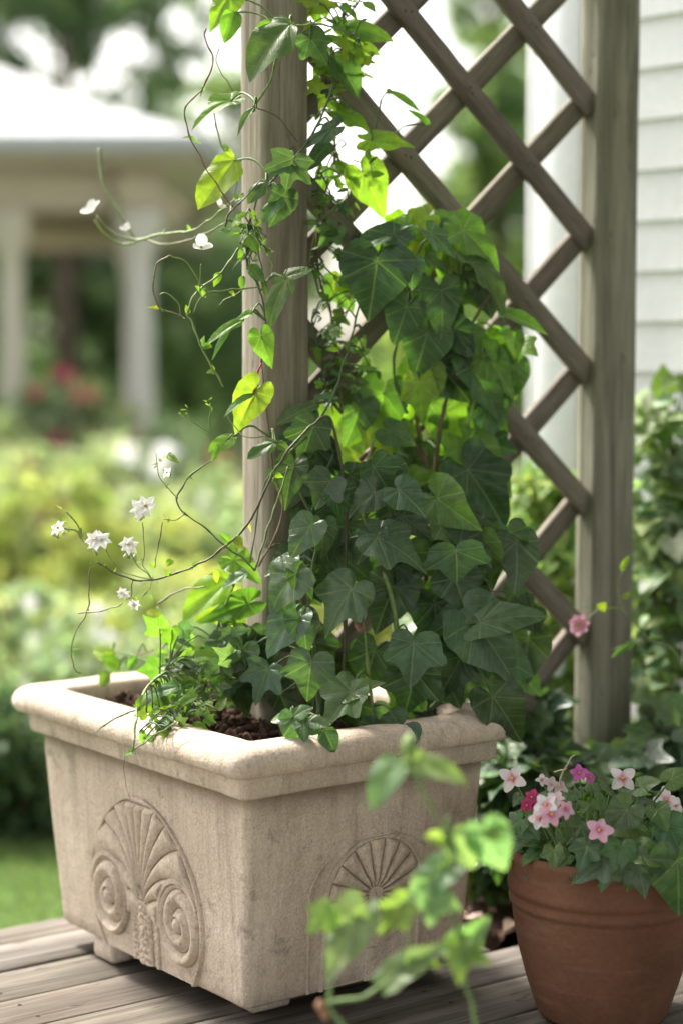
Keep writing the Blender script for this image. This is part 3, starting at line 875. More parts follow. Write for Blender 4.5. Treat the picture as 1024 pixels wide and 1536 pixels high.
UPP = [
 (565, 392, 553, 480, 'heart', 1.3, DARK, -.04, .0, .25), (590, 352, 500, 372, 'heart', .55, DARK, -.02, -.2, 1.0),
 (660, 436, 671, 507, 'heart', 1.0, GREY, -.06, .3, .5), (655, 440, 622, 425, 'heart', 1.0, DARK, -.04, -.3, .8),
 (617, 395, 620, 434, 'heart', 1.05, GREY, -.05, .0, .5), (645, 350, 684, 384, 'ivy', .9, GREY, -.03, .2, 1.2),
 (693, 345, 757, 398, 'heart', .85, BRT, -.02, -.2, 1.1), (705, 392, 778, 456, 'heart', .55, MID, -.04, .5, 1.0),
 (745, 465, 824, 496, 'lance', 1.3, BRT, -.02, .1, 1.2), (680, 494, 715, 540, 'heart', 1.05, DARK, .0, .2, .3),
 (655, 545, 708, 604, 'heart', 1.25, DARK, .0, .0, .25), (706, 552, 764, 630, 'heart', .72, MID, .0, .4, .5),
 (730, 535, 775, 598, 'heart', .85, BRT, .02, .3, .6), (700, 665, 774, 742, 'heart', .8, BRT, .0, .3, .6),
 (700, 705, 770, 792, 'ivy', 1.0, DARK, -.03, .3, .7), (478, 606, 405, 634, 'lance', 1.3, MID, -.06, -.2, .9),
 (472, 600, 500, 590, 'ovate', 1.0, MID, -.05, .2, .7), (468, 612, 472, 645, 'ovate', 1.0, GREY, -.06, .1, .5),
 (630, 560, 600, 640, 'heart', .9, BRT, .06, .1, .2), (575, 590, 560, 680, 'heart', .9, BRT, .06, -.1, .2), (540, 610, 520, 670, 'heart', .9, MID, .05, .1, .2),
 (660, 620, 690, 690, 'heart', .9, BRT, .07, .1, .2), (600, 655, 640, 690, 'heart', 1.0, BRT, .08, .1, .1), (610, 340, 575, 368, 'ivy', 1.0, BRT, .03, .1, .6),
 (640, 325, 600, 350, 'ivy', 1.0, YEL, .05, .1, .6), (655, 330, 690, 350, 'ivy', 1.0, BRT, .06, .1, .6), (575, 450, 545, 440, 'ivy', 1.0, DARK, .03, .1, .6),
 (500, 345, 476, 372, 'ivy', 1.0, PALE, .0, .1, .6), (610, 460, 590, 520, 'heart', 1.0, DARK, .0, .1, .3), (640, 500, 620, 570, 'heart', 1.1, DARK, .02, .1, .3),
 (600, 410, 570, 430, 'heart', 1.0, BRT, .05, .1, .3), (720, 420, 740, 480, 'heart', .9, DARK, .04, .1, .4), (735, 610, 720, 680, 'heart', .8, MID, .03, .1, .4),
]
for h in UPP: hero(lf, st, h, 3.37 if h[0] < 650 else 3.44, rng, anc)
# leaves filling the mass behind the front ones
def fill(mb, poly, n, Yf, size, cols, rng, hole=None, shapes=('heart', 'ivy'), wrange=(.85, 1.15), down=.8, seg=(28, 3), st=None, anc=None):
    xs = [p[0] for p in poly]; ys = [p[1] for p in poly]; k = 0; tries = 0
    while k < n and tries < n * 60:
        tries += 1; x, y = rng.uniform(min(xs), max(xs)), rng.uniform(min(ys), max(ys))
        if not inpoly(x, y, poly) or (hole and any(inpoly(x, y, h) for h in hole)): continue
        B = at(x, y, Yf(x, y, rng)); L = rng.uniform(*size)
        d = Vector((rng.uniform(-.8, .8), rng.uniform(-.5, .25), -down + rng.uniform(-.3, .5))).normalized()
        nv = Vector((rng.uniform(-.6, .6), -1, rng.uniform(-.1, 1.0)))
        c = rng.choices([q[0] for q in cols], [q[1] for q in cols])[0]
        leaf(mb, B, B + d * L, nv, rng.choice(shapes), rng.uniform(*wrange), vary(c, rng, .2), rng.uniform(.02, .25), rng.uniform(.05, .35), rng.uniform(.02, .05), rng, seg[0], seg[1])
        if st is not None and anc is not None:
            A = anc(B); q = A - B
            if q.length < .15: tube(st, [B, (A + B) / 2 + Vector((0, .012, .012)), A], .0013, .0016, 4, STC, 3)
        k += 1
lowpoly = [(430, 640), (500, 660), (560, 690), (650, 700), (700, 690), (770, 800), (800, 900), (785, 1040), (735, 1075), (640, 1085), (420, 1040), (345, 1030), (360, 960), (410, 850), (440, 750)]
uppoly = [(482, 375), (555, 345), (640, 335), (700, 355), (740, 400), (755, 480), (770, 545), (735, 600), (735, 690), (770, 780), (700, 760), (600, 740), (520, 700), (515, 640), (540, 600), (600, 580), (590, 500), (575, 440), (520, 450), (485, 440)]
hole = [[(470, 455), (520, 465), (600, 445), (612, 500), (600, 560), (520, 560), (470, 540)]]
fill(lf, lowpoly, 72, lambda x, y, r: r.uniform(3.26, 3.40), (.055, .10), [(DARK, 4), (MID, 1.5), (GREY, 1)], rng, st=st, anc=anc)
fill(lf, uppoly, 44, lambda x, y, r: r.uniform(3.40, 3.50) + max(0, x - 620) * .0006, (.045, .085), [(DARK, 2), (MID, 2), (BRT, 4), (YEL, .7)], rng, hole, st=st, anc=anc)  # larger share of bright leaf colours stands in for backlight up here
fill(lf, [(500, 590), (640, 590), (700, 660), (700, 740), (560, 730), (500, 700)], 36, lambda x, y, r: r.uniform(3.52, 3.62), (.05, .08), [(BRT, 4), (MID, 1), (YEL, 2)], rng)  # rear leaves coloured bright as if lit from behind
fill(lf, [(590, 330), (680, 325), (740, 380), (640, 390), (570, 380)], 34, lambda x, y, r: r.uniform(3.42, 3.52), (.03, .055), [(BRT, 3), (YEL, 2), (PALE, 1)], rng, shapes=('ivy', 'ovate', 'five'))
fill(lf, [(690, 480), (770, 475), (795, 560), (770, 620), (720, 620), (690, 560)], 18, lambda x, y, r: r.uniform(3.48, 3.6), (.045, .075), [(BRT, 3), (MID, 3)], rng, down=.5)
for q in [(640, 845, 647, 930, 'ovate', .9, (.30, .14, .09), 0), (543, 905, 540, 930, 'ovate', .8, (.26, .13, .09), -.02)][1:]: hero(lf, st, q, 3.2, rng, anc)
lf.build('foliage', M['leaf'], vine); st.build('stem', M['stem'], vine)

# ------------------------------------------------------------------ airy light vine twining up the left post
rng = random.Random(33)
rt = at(440, 1080, 3.24); rt.z = .45
tw = tag(empty('twining_vine', rt), 'light green twining vine with curling tendrils on the left lattice post', 'vine')
st = MB(); lf = MB(); SP = []
PW_ = 3.26
for pts, r0, r1, c in [
    ([(472, 1080, 3.22), (462, 900, 3.2), (475, 800, 3.22), (445, 720, 3.22), (470, 650, 3.24), (500, 590, 3.26), (520, 530, 3.3), (540, 450, 3.34)], .003, .0016, STC),
    ([(460, 655, 3.22), (425, 690, 3.21), (395, 735, 3.2), (375, 845, 3.2)], .0022, .0014, STC),
    ([(388, 850, 3.2), (425, 770, 3.2), (410, 700, 3.2), (392, 545, 3.2)], .002, .0014, STB),
    ([(392, 545, 3.2), (398, 480, 3.21), (388, 430, 3.22), (372, 400, 3.22), (372, 345, 3.22), (395, 285, 3.22), (440, 240, 3.24), (475, 190, 3.27), (500, 110, 3.32), (470, 55, 3.28), (420, 55, 3.2)], .0016, .0018, STC),
    ([(418, 60, 3.2), (408, 115, 3.19), (385, 155, 3.19)], .0028, .0022, STP),
    ([(385, 162, 3.19), (415, 175, 3.22), (446, 212, 3.25)], .0011, .0009, STB),
    ([(420, 55, 3.2), (450, 38, 3.2), (500, 40, 3.28), (535, 60, 3.34)], .0022, .0014, STP),
    ([(500, 40, 3.3), (530, 15, 3.36), (545, -10, 3.4)], .0012, .0009, STC),
    ([(502, 110, 3.36), (500, 170, 3.38), (505, 230, 3.38), (525, 290, 3.38), (480, 330, 3.36), (462, 400, 3.36)], .0016, .0012, STP),
    ([(505, 230, 3.38), (545, 245, 3.38), (566, 228, 3.38), (560, 212, 3.38)], .0009, .0007, STB),
    ([(462, 300, 3.3), (480, 260, 3.34), (500, 300, 3.38), (540, 350, 3.4)], .0016, .0011, STC),
    ([(468, 480, 3.34), (480, 540, 3.36), (500, 620, 3.36)], .0015, .0011, STC),
]: P = [at(*p) for p in pts]; SP.append(catmull(P, 6)); tube(st, P, r0, r1, 6, c, 6)
anc = nearest_on(SP)
POSTL = [
 (436, 36, 357, 102, 'ovate', 1.5, MID, 3.17, -.2, 1.0), (430, 42, 388, 38, 'ovate', 1.3, BRT, 3.2, -.4, .3), (465, 58, 493, 95, 'ivy', 1.2, GREY, 3.22, .2, .5),
 (345, -8, 310, 42, 'heart', .9, YEL, 3.28, -.2, .4), (352, 18, 337, 62, 'ovate', 1.2, BRT, 3.26, .3, .4), (346, 152, 279, 173, 'ivy', .62, BRT, 3.26, -.1, 1.4),
 (382, 160, 348, 198, 'lance', 1.25, PALE, 3.18, -.4, .9), (440, 238, 424, 292, 'five', 1.2, GREY, 3.20, .0, .6), (435, 240, 402, 264, 'ivy', 1.0, MID, 3.21, -.3, .6),
 (500, 192, 450, 216, 'heart', .8, GREY, 3.24, -.1, 1.0), (352, 240, 297, 313, 'ovate', 1.25, YEL, 3.28, -.5, .2), (425, 295, 410, 343, 'heart', .95, DARK, 3.19, .4, .3),
 (420, 297, 392, 330, 'ovate', 1.2, PALE, 3.19, -.5, .5), (400, 273, 368, 302, 'ovate', 1.2, MID, 3.2, -.2, .7), (427, 416, 467, 400, 'ovate', 1.3, MID, 3.18, .0, 1.0),
 (430, 418, 391, 480, 'ovate', 1.15, PALE, 3.17, -.5, .7), (392, 505, 404, 553, 'heart', .8, BRT, 3.18, -.2, .4), (384, 588, 344, 652, 'heart', .75, YEL, 3.18, .2, .5),
 (380, 590, 335, 618, 'lance', 1.2, PALE, 3.18, -.4, 1.0), (412, 664, 368, 686, 'ovate', 1.1, MID, 3.17, -.2, 1.0), (414, 664, 437, 676, 'ovate', 1.3, MID, 3.17, .4, .9),
 (350, 655, 315, 676, 'ovate', 1.1, BRT, 3.18, -.1, .8), (365, 480, 302, 505, 'lance', 1.1, BRT, 3.2, -.2, 1.1), (350, 483, 312, 530, 'lance', .8, PALE, 3.2, -.2, .8), (378, 470, 356, 476, 'ovate', 1.1, BRT, 3.2, -.2, .8),
 (508, 42, 590, 42, 'ovate', 1.0, BRT, 3.36, -.1, .9), (512, 55, 571, 80, 'ivy', .8, BRT, 3.36, .1, .6), (500, 82, 540, 140, 'ovate', 1.3, MID, 3.33, .2, .4),
 (470, 10, 505, 2, 'heart', .9, YEL, 3.36, 0, .6), (480, 20, 460, -10, 'heart', .9, BRT, 3.36, 0, .4), (505, 168, 562, 192, 'heart', .7, BRT, 3.36, .1, .9), (556, 212, 622, 212, 'heart', .7, YEL, 3.36, .1, .8),
 (545, 262, 582, 326, 'heart', .9, YEL, 3.37, -.1, .4), (495, 85, 468, 112, 'ovate', 1.3, BRT, 3.38, .1, .4), (495, 215, 455, 250, 'ovate', 1.2, DARK, 3.3, .1, .8), (500, 245, 535, 262, 'ovate', 1.2, BRT, 3.38, .1, .8),
 (490, 250, 478, 285, 'ovate', 1.2, BRT, 3.4, .1, .4), (580, 135, 632, 165, 'lance', 1.0, BRT, 3.4, 0, .8), (645, 186, 612, 162, 'lance', 1.2, BRT, 3.4, 0, .8),
 (375, 400, 395, 425, 'ovate', 1.1, MID, 3.2, -.1, .8), (395, 420, 402, 445, 'lance', 1.3, MID, 3.2, -.1, .8), (372, 350, 385, 375, 'ovate', 1.1, BRT, 3.2, -.1, .8),
]
for h in POSTL:
    Y = h[7]; hero(lf, st, h[:7] + (0,) + h[8:], Y, rng, anc)
def sprinkle(mb, st, poly, n, Y0, Y1, size, cols, rng, shapes=('ovate', 'lance', 'five'), anc=None):
    fill(mb, poly, n, lambda x, y, r: r.uniform(Y0, Y1), size, cols, rng, shapes=shapes, down=.3, seg=(20, 2), st=st, anc=anc)
sprinkle(lf, st, [(345, 320), (400, 320), (410, 390), (350, 395)], 26, 3.19, 3.25, (.012, .028), [(BRT, 3), (MID, 2), (PALE, 2)], rng, anc=anc)
sprinkle(lf, st, [(462, -5), (545, -5), (560, 60), (540, 150), (470, 150)], 40, 3.30, 3.42, (.014, .040), [(BRT, 3), (MID, .6), (YEL, 3)], rng, anc=anc)
sprinkle(lf, st, [(466, 150), (545, 160), (560, 260), (520, 330), (466, 320)], 30, 3.30, 3.42, (.014, .03), [(BRT, 3), (MID, 2), (DARK, 1)], rng, anc=anc)
sprinkle(lf, st, [(468, 330), (520, 340), (530, 470), (580, 560), (500, 610), (468, 600)], 90, 3.34, 3.46, (.012, .03), [(BRT, 3), (MID, 3), (PALE, 3)], rng, anc=anc)
sprinkle(lf, st, [(425, 820), (500, 850), (490, 890), (425, 880)], 12, 3.22, 3.26, (.012, .02), [(BRT, 3), (MID, 2)], rng, anc=anc)
# tendrils and wiry shoots reaching out to the left of the post
for pts, r0, r1, c in [
    ([(310, 42, 3.24), (306, 55, 3.24), (320, 88, 3.22), (305, 130, 3.2), (278, 165, 3.2), (285, 205, 3.2), (305, 242, 3.2), (330, 285, 3.2), (350, 310, 3.2)], .0013, .0012, (.20, .11, .07)),
    ([(334, 60, 3.26), (325, 95, 3.26), (350, 135, 3.3), (355, 150, 3.3)], .0008, .0007, (.25, .20, .14)),
    ([(320, 165, 3.3), (330, 210, 3.34), (355, 260, 3.36), (350, 300, 3.36), (340, 330, 3.3)], .0013, .001, (.22, .17, .11)),
    ([(150, 222, 3.62), (156, 275, 3.62), (185, 328, 3.6), (205, 362, 3.58)], .0040, .0028, (.20, .24, .12)),
    ([(142, 330, 3.52), (160, 352, 3.52), (190, 366, 3.52), (240, 352, 3.45), (290, 345, 3.38), (330, 318, 3.3), (365, 290, 3.24)], .0026, .0018, STP),
    ([(145, 325, 3.52), (175, 352, 3.52), (215, 360, 3.5), (260, 366, 3.42), (305, 352, 3.34), (345, 330, 3.24)], .0022, .0016, (.17, .20, .10)),
    ([(358, 372, 3.2), (330, 410, 3.18), (295, 440, 3.16), (282, 470, 3.16), (290, 485, 3.16), (300, 515, 3.16), (318, 550, 3.17), (335, 580, 3.18)], .0016, .0018, STP),
    ([(390, 430, 3.2), (345, 435, 3.18), (310, 440, 3.16), (290, 470, 3.16)], .0016, .0014, STP),
    ([(255, 383, 3.14), (236, 395, 3.14), (229, 430, 3.14), (240, 462, 3.15), (270, 473, 3.16), (278, 478, 3.16)], .0014, .0013, (.17, .15, .06)),
    ([(255, 383, 3.14), (280, 395, 3.15), (305, 430, 3.16), (330, 445, 3.18)], .0013, .0011, STP),
    ([(240, 442, 3.14), (252, 440, 3.14), (268, 455, 3.15), (272, 475, 3.16)], .0012, .001, STP),
    ([(302, 396, 3.14), (300, 425, 3.15), (292, 450, 3.16)], .0013, .0012, STP),
    ([(330, 458, 3.2), (348, 444, 3.2), (362, 436, 3.2)], .001, .0006, STP),
    ([(381, 588, 3.18), (386, 560, 3.185), (392, 545, 3.19)], .0028, .0016, (.42, .035, .03)),
    ([(338, 340, 3.22), (345, 320, 3.2), (368, 296, 3.2), (392, 270, 3.2)], .0016, .001, (.06, .07, .03)),
    ([(375, 350, 3.2), (392, 370, 3.19), (408, 400, 3.19), (400, 425, 3.19)], .0018, .0012, STP),
    ([(383, 345, 3.2), (390, 385, 3.19), (393, 420, 3.19)], .0016, .001, STC),
    ([(340, 620, 3.18), (352, 640, 3.17), (370, 655, 3.16), (400, 655, 3.17)], .001, .0009, STP),
]: P = [at(*p) for p in pts]; tube(st, P, r0, r1, 6, c, 8)
for (x, y, Y) in [(190, 366, 3.5), (240, 352, 3.45), (285, 345, 3.4), (345, 330, 3.25), (362, 300, 3.24), (345, 435, 3.18), (283, 470, 3.16), (303, 520, 3.16), (322, 556, 3.17), (240, 462, 3.15), (300, 435, 3.15), (330, 410, 3.18), (285, 205, 3.2), (330, 285, 3.2), (352, 250, 3.34), (340, 225, 3.34), (305, 130, 3.2), (352, 300, 3.24), (360, 330, 3.22), (345, 345, 3.2), (380, 375, 3.2), (365, 415, 3.2)]:
    p = at(x, y, Y); bud(st, p, rnd_dir(rng), .0024, STP)
    for k in range(rng.choice((1, 2, 3))):
        d = rnd_dir(rng); d.y *= .4; leaf(lf, p, p + d * rng.uniform(.010, .026), (rng.uniform(-.6, .6), -1, rng.uniform(0, 1)), rng.choice(('ovate', 'lance')), 1.1, vary(rng.choice([BRT, PALE, YEL]), rng), .15, .2, .03, rng, 16, 2)
lf.build('foliage', M['leaf_young'], tw); st.build('stem', M['stem'], tw)
WH = lambda r: (.80 * r.uniform(.95, 1), .80 * r.uniform(.95, 1), .76)
for (x, y, Y, r, n_, nr) in [(140, 318, 3.52, .022, 4, (-.5, -.5, .8)), (302, 372, 3.14, .019, 3, (.2, -.8, .8)), (328, 310, 3.28, .014, 3, (.7, -.4, .7)), (190, 345, 3.56, .013, 3, (-.2, -.6, .8))]:
    flower(tw, at(x, y, Y), nr, r, n_, WH, ((.45, .6, .2), .5), rng, 'round', cup=.8, pw=.95)

# ------------------------------------------------------------------ white-flowered trailing plant
rng = random.Random(44)
rt = at(430, 1085, 3.22); rt.z = .45
wf = tag(empty('flowering_trailer', rt), 'wiry plant with small white blossoms reaching out over the left of the planter', 'flower')
st = MB(); lf = MB(); D = (.085, .085, .04)
for pts, r0, r1, c in [
    ([(512, 1080, 3.22), (520, 800, 3.24), (500, 640, 3.22), (472, 635, 3.2), (440, 668, 3.17), (410, 710, 3.15), (372, 785, 3.13), (337, 821, 3.12), (290, 850, 3.11), (229, 869, 3.1), (200, 871, 3.1), (172, 858, 3.1), (145, 843, 3.1)], .0026, .0013, D),
    ([(382, 856, 3.14), (362, 835, 3.13), (337, 820, 3.12), (305, 790, 3.12), (277, 770, 3.12), (266, 748, 3.12), (285, 715, 3.13), (318, 690, 3.15), (333, 668, 3.17), (350, 650, 3.18)], .0016, .0013, (.10, .13, .05)),
    ([(277, 772, 3.12), (262, 780, 3.12), (246, 779, 3.12)], .001, .0009, STP),
    ([(266, 746, 3.12), (250, 730, 3.12), (238, 715, 3.12), (236, 690, 3.12), (234, 680, 3.12)], .001, .0007, STP),
    ([(214, 783, 3.1), (217, 830, 3.1), (215, 850, 3.1), (228, 867, 3.1)], .0009, .0008, STP),
    ([(244, 783, 3.11), (238, 820, 3.1), (233, 850, 3.1)], .0008, .0008, D),
    ([(196, 830, 3.09), (205, 848, 3.09), (222, 862, 3.1), (229, 869, 3.1)], .0011, .001, STP),
    ([(158, 822, 3.1), (170, 845, 3.1), (192, 862, 3.1), (225, 869, 3.1)], .001, .001, STP),
    ([(96, 792, 3.12), (115, 796, 3.12), (125, 810, 3.12), (140, 820, 3.1)], .0018, .0014, STP),
    ([(100, 768, 3.12), (115, 785, 3.12), (124, 805, 3.12)], .0018, .0014, STP),
    ([(137, 845, 3.12), (134, 880, 3.14), (133, 915, 3.16), (115, 945, 3.2), (107, 975, 3.2), (112, 1000, 3.2), (122, 1010, 3.2)], .0011, .001, (.17, .15, .09)),
    ([(118, 920, 3.2), (145, 917, 3.18), (170, 912, 3.14), (184, 905, 3.12)], .0014, .001, (.22, .22, .14)),
    ([(200, 871, 3.1), (198, 890, 3.1), (190, 900, 3.1)], .0008, .0007, D), ([(229, 870, 3.1), (226, 880, 3.1), (215, 895, 3.1), (222, 888, 3.1)], .0008, .0007, STP),
    ([(315, 648, 3.15), (300, 640, 3.14), (285, 630, 3.13), (280, 618, 3.13)], .001, .0008, STP), ([(316, 605, 3.14), (314, 635, 3.15), (312, 648, 3.15)], .001, .0008, STP),
    ([(382, 856, 3.14), (400, 800, 3.16), (420, 740, 3.18), (432, 700, 3.2)], .002, .0016, (.13, .17, .06)),
    ([(238, 905, 3.3), (262, 890, 3.28), (285, 882, 3.26), (308, 880, 3.24)], .0018, .0012, (.22, .22, .14)),
]: P = [at(*p) for p in pts]; tube(st, P, r0, r1, 6, c, 8)
for (x, y, r) in [(277, 770, .003), (266, 746, .0026), (337, 820, .003), (229, 869, .0035), (337, 821, .0028)]: bud(st, at(x, y, 3.115), (0, 0, 1), r, (.16, .15, .07))
for h in [(305, 640, 345, 600, 'lance', 1.2, YEL), (330, 665, 318, 690, 'lance', 1.2, BRT), (345, 815, 333, 800, 'ovate', 1.2, BRT), (355, 805, 362, 825, 'ovate', 1.2, YEL), (323, 855, 328, 875, 'ovate', .9, YEL),
          (252, 682, 262, 690, 'ovate', .9, BRT), (258, 840, 250, 848, 'ovate', 1.4, YEL), (190, 810, 160, 840, 'lance', .9, YEL)][1:7]:
    hero(lf, None, h, 3.12, rng)
for k in range(46):
    cx, cy = rng.choice([(238, 700), (240, 690), (250, 712), (190, 895), (202, 905), (218, 885), (245, 778), (278, 615), (316, 603), (228, 872), (98, 790), (100, 770)])
    B = at(cx + rng.uniform(-8, 8), cy + rng.uniform(-8, 8), 3.12); d = rnd_dir(rng) * rng.uniform(.006, .013)
    leaf(lf, B, B + d, (rng.uniform(-1, 1), -1, .5), 'lance', 1.2, vary(rng.choice([BRT, PALE, YEL]), rng), .1, .1, .02, rng, 12, 2)
for (x, y, Y) in [(440, 668, 3.17), (410, 710, 3.15), (372, 785, 3.13), (337, 821, 3.12), (290, 850, 3.11), (255, 863, 3.1), (200, 871, 3.1), (172, 858, 3.1), (305, 790, 3.12), (285, 715, 3.13), (318, 690, 3.15), (250, 730, 3.12), (215, 840, 3.1), (233, 850, 3.1), (120, 800, 3.12), (133, 915, 3.16), (107, 975, 3.2), (158, 848, 3.1)]:
    p = at(x, y, Y); bud(st, p, rnd_dir(rng), .0019, STP)
    for k in range(rng.choice((0, 1, 2, 2))):
        d = rnd_dir(rng); d.y *= .4; leaf(lf, p, p + d * rng.uniform(.008, .02), (rng.uniform(-.6, .6), -1, rng.uniform(0, 1)), rng.choice(('ovate', 'lance')), 1.1, vary(rng.choice([BRT, PALE, YEL]), rng), .15, .2, .03, rng, 16, 2)
for (x, y, Y) in [(212, 765, 3.113), (88, 792, 3.123), (146, 818, 3.105), (195, 822, 3.095)]:
    for k in range(6):
        p = at(x + rng.uniform(-9, 9), y + rng.uniform(0, 14), Y + .004); tube(st, [at(x, y + 16, Y + .004), p], .0007, .0005, 4, STP, 2, False); bud(st, p, (0, 0, 1), rng.uniform(.0022, .004), (.42, .48, .28))
lf.build('foliage', M['leaf_young'], wf); st.build('stem', M['stem'], wf)
def cluster(parent, x, y, Y, r, n, nr, rng):
    for k in range(n):
        o = Vector((rng.uniform(-1, 1), rng.uniform(-.6, .6), rng.uniform(-.8, .8))) * r * .5 if k else Vector((0, 0, 0))
        flower(parent, at(x, y, Y) + o, (nr[0] + rng.uniform(-.4, .4), nr[1], nr[2] + rng.uniform(-.3, .3)), r * rng.uniform(1.0, 1.3), 6, WH, ((.6, .65, .4), .6), rng, 'long', pw=.95, cup=.3)
cluster(wf, 212, 765, 3.11, .019, 2, (-.1, -.9, .8), rng); cluster(wf, 88, 792, 3.12, .015, 1, (-.4, -.8, .5), rng)
cluster(wf, 146, 815, 3.10, .019, 3, (-.2, -.9, .5), rng); cluster(wf, 195, 820, 3.09, .016, 2, (.0, -.9, .6), rng)
cluster(wf, 187, 892, 3.10, .009, 2, (0, -.8, .4), rng); cluster(wf, 200, 906, 3.10, .009, 2, (0, -.8, -.2), rng); cluster(wf, 250, 708, 3.12, .010, 1, (.5, -.5, -.6), rng); cluster(wf, 240, 690, 3.12, .006, 1, (.5, -.5, .6), rng)

# ------------------------------------------------------------------ small leafy weeds at the left end of the planter
rng = random.Random(55)
rt = at(270, 1040, 3.38); rt.z = .45
wd_ = tag(empty('leafy_herb', rt), 'low tangle of pale green herb spilling over the left rim of the planter', 'plant')
st = MB(); lf = MB(); SP = []
for pts, r0, r1, c in [
    ([(300, 1050, 3.3), (270, 1020, 3.28), (245, 1010, 3.2), (215, 1040, 3.08), (205, 1080, 3.02), (200, 1125, 2.98)], .0026, .0018, STP),
    ([(210, 1065, 3.04), (185, 1072, 3.03), (160, 1085, 3.02), (146, 1098, 3.01)], .0018, .0012, PALE),
    ([(320, 1060, 3.26), (290, 1070, 3.15), (245, 1095, 3.05), (200, 1125, 2.99)], .0018, .0012, STP),
    ([(300, 1050, 3.3), (285, 1000, 3.34), (262, 975, 3.38), (240, 950, 3.4), (232, 925, 3.4)], .0022, .0012, STP),
    ([(330, 1050, 3.3), (320, 990, 3.3), (330, 930, 3.28), (350, 880, 3.26)], .003, .0016, STP),
    ([(240, 1000, 3.46), (200, 985, 3.5), (165, 975, 3.52), (150, 975, 3.52)], .002, .0012, STP),
    ([(195, 1000, 3.5), (205, 985, 3.5), (230, 975, 3.46)], .0015, .001, (.3, .1, .08)),
    ([(300, 1050, 3.3), (340, 1020, 3.25), (370, 1000, 3.2)], .002, .001, STC),
    ([(190, 1122, 2.97), (186, 1150, 2.95), (190, 1175, 2.95), (196, 1200, 2.95)], .0005, .0004, (.12, .06, .05)),
    ([(300, 1108, 2.98), (275, 1118, 2.96), (262, 1130, 2.94)], .0004, .0004, (.05, .03, .03)),
]: P = [at(*p) for p in pts]; SP.append(catmull(P, 6)); tube(st, P, r0, r1, 6, c, 6)
anc = nearest_on(SP)
for h in [(345, 870, 268, 922, 'ovate', 1.1, YEL, 3.28, -.4, .5), (372, 905, 300, 930, 'heart', .6, BRT, 3.27, .2, .5), (345, 905, 285, 930, 'heart', .9, YEL, 3.3, .2, .2), (352, 925, 340, 965, 'heart', .9, BRT, 3.3, .1, .3), (350, 840, 395, 870, 'heart', .9, BRT, 3.25, .1, .6),
          (370, 860, 330, 878, 'ovate', 1.1, PALE, 3.22, -.2, 1.4), (290, 985, 255, 955, 'ovate', 1.2, PALE, 3.3, 0, 1.0), (335, 960, 300, 990, 'heart', .9, GREY, 3.25, 0, 1.2), (360, 990, 318, 1010, 'heart', .9, GREY, 3.22, 0, 1.2),
          (330, 1000, 325, 1048, 'heart', .95, GREY, 3.2, -.2, .8), (300, 1000, 240, 1018, 'ovate', 1.1, PALE, 3.22, 0, 1.2), (270, 1030, 215, 1040, 'ovate', .8, PALE, 3.14, 0, 1.3), (295, 1045, 250, 1060, 'ovate', .9, BRT, 3.12, 0, 1.2),
          (170, 985, 140, 972, 'ovate', 1.4, YEL, 3.52, -.2, .7), (165, 1010, 150, 1030, 'ovate', 1.5, BRT, 3.5, -.2, .7), (180, 1000, 155, 985, 'ovate', 1.4, BRT, 3.5, .2, .9), (205, 985, 190, 1005, 'ovate', 1.1, BRT, 3.46, .2, .9),
          (240, 925, 222, 915, 'ovate', 1.6, YEL, 3.38, .2, .9), (210, 1062, 214, 1040, 'ovate', 1.4, BRT, 3.04, -.2, .7), (200, 1128, 182, 1130, 'ovate', 1.2, BRT, 2.98, 0, 1.0), (140, 1158, 125, 1162, 'ovate', 1.6, PALE, 2.95, -.2, .6)][:-1]:
    hero(lf, st, h[:7] + (0,) + h[8:], h[7], rng, anc)
fill(lf, [(240, 930), (300, 950), (350, 930), (380, 1000), (350, 1050), (300, 1060), (240, 1030), (230, 980)], 80, lambda x, y, r: r.uniform(3.18, 3.4), (.018, .045), [(BRT, 3), (PALE, 3), (GREY, 2)], rng, shapes=('ovate', 'lance', 'five', 'ivy'), down=.2, seg=(20, 2), st=st, anc=anc)
fill(lf, [(235, 1040), (340, 1010), (330, 1070), (260, 1100), (200, 1130), (215, 1070)], 90, lambda x, y, r: 3.03 + (1130 - y) * .0016 + r.uniform(-.02, .03), (.012, .032), [(BRT, 4), (PALE, 3), (YEL, 1)], rng, shapes=('lance', 'ovate', 'five'), down=.1, seg=(16, 2), st=st, anc=anc)
fill(lf, [(330, 940), (420, 940), (410, 1040), (340, 1050)], 40, lambda x, y, r: r.uniform(3.24, 3.34), (.03, .06), [(DARK, 3), (GREY, 3)], rng, shapes=('ivy', 'heart'), down=.8, seg=(24, 3), st=st, anc=anc)
lf.build('foliage', M['leaf_young'], wd_); st.build('stem', M['stem'], wd_)
b = MB(); p = at(236, 1030, 3.44); p.z = .478
rr = random.Random(4)
for k in range(3): 
    bud(b, p + Vector((rr.uniform(-.02, .02), rr.uniform(-.02, .02), 0)), rnd_dir(rr), rr.uniform(.010, .018), (.30, .31, .33))
tag(b.build('pebble', M['stem'], None), 'small grey pebbles on the dark soil at the left end of the planter', 'pebble')

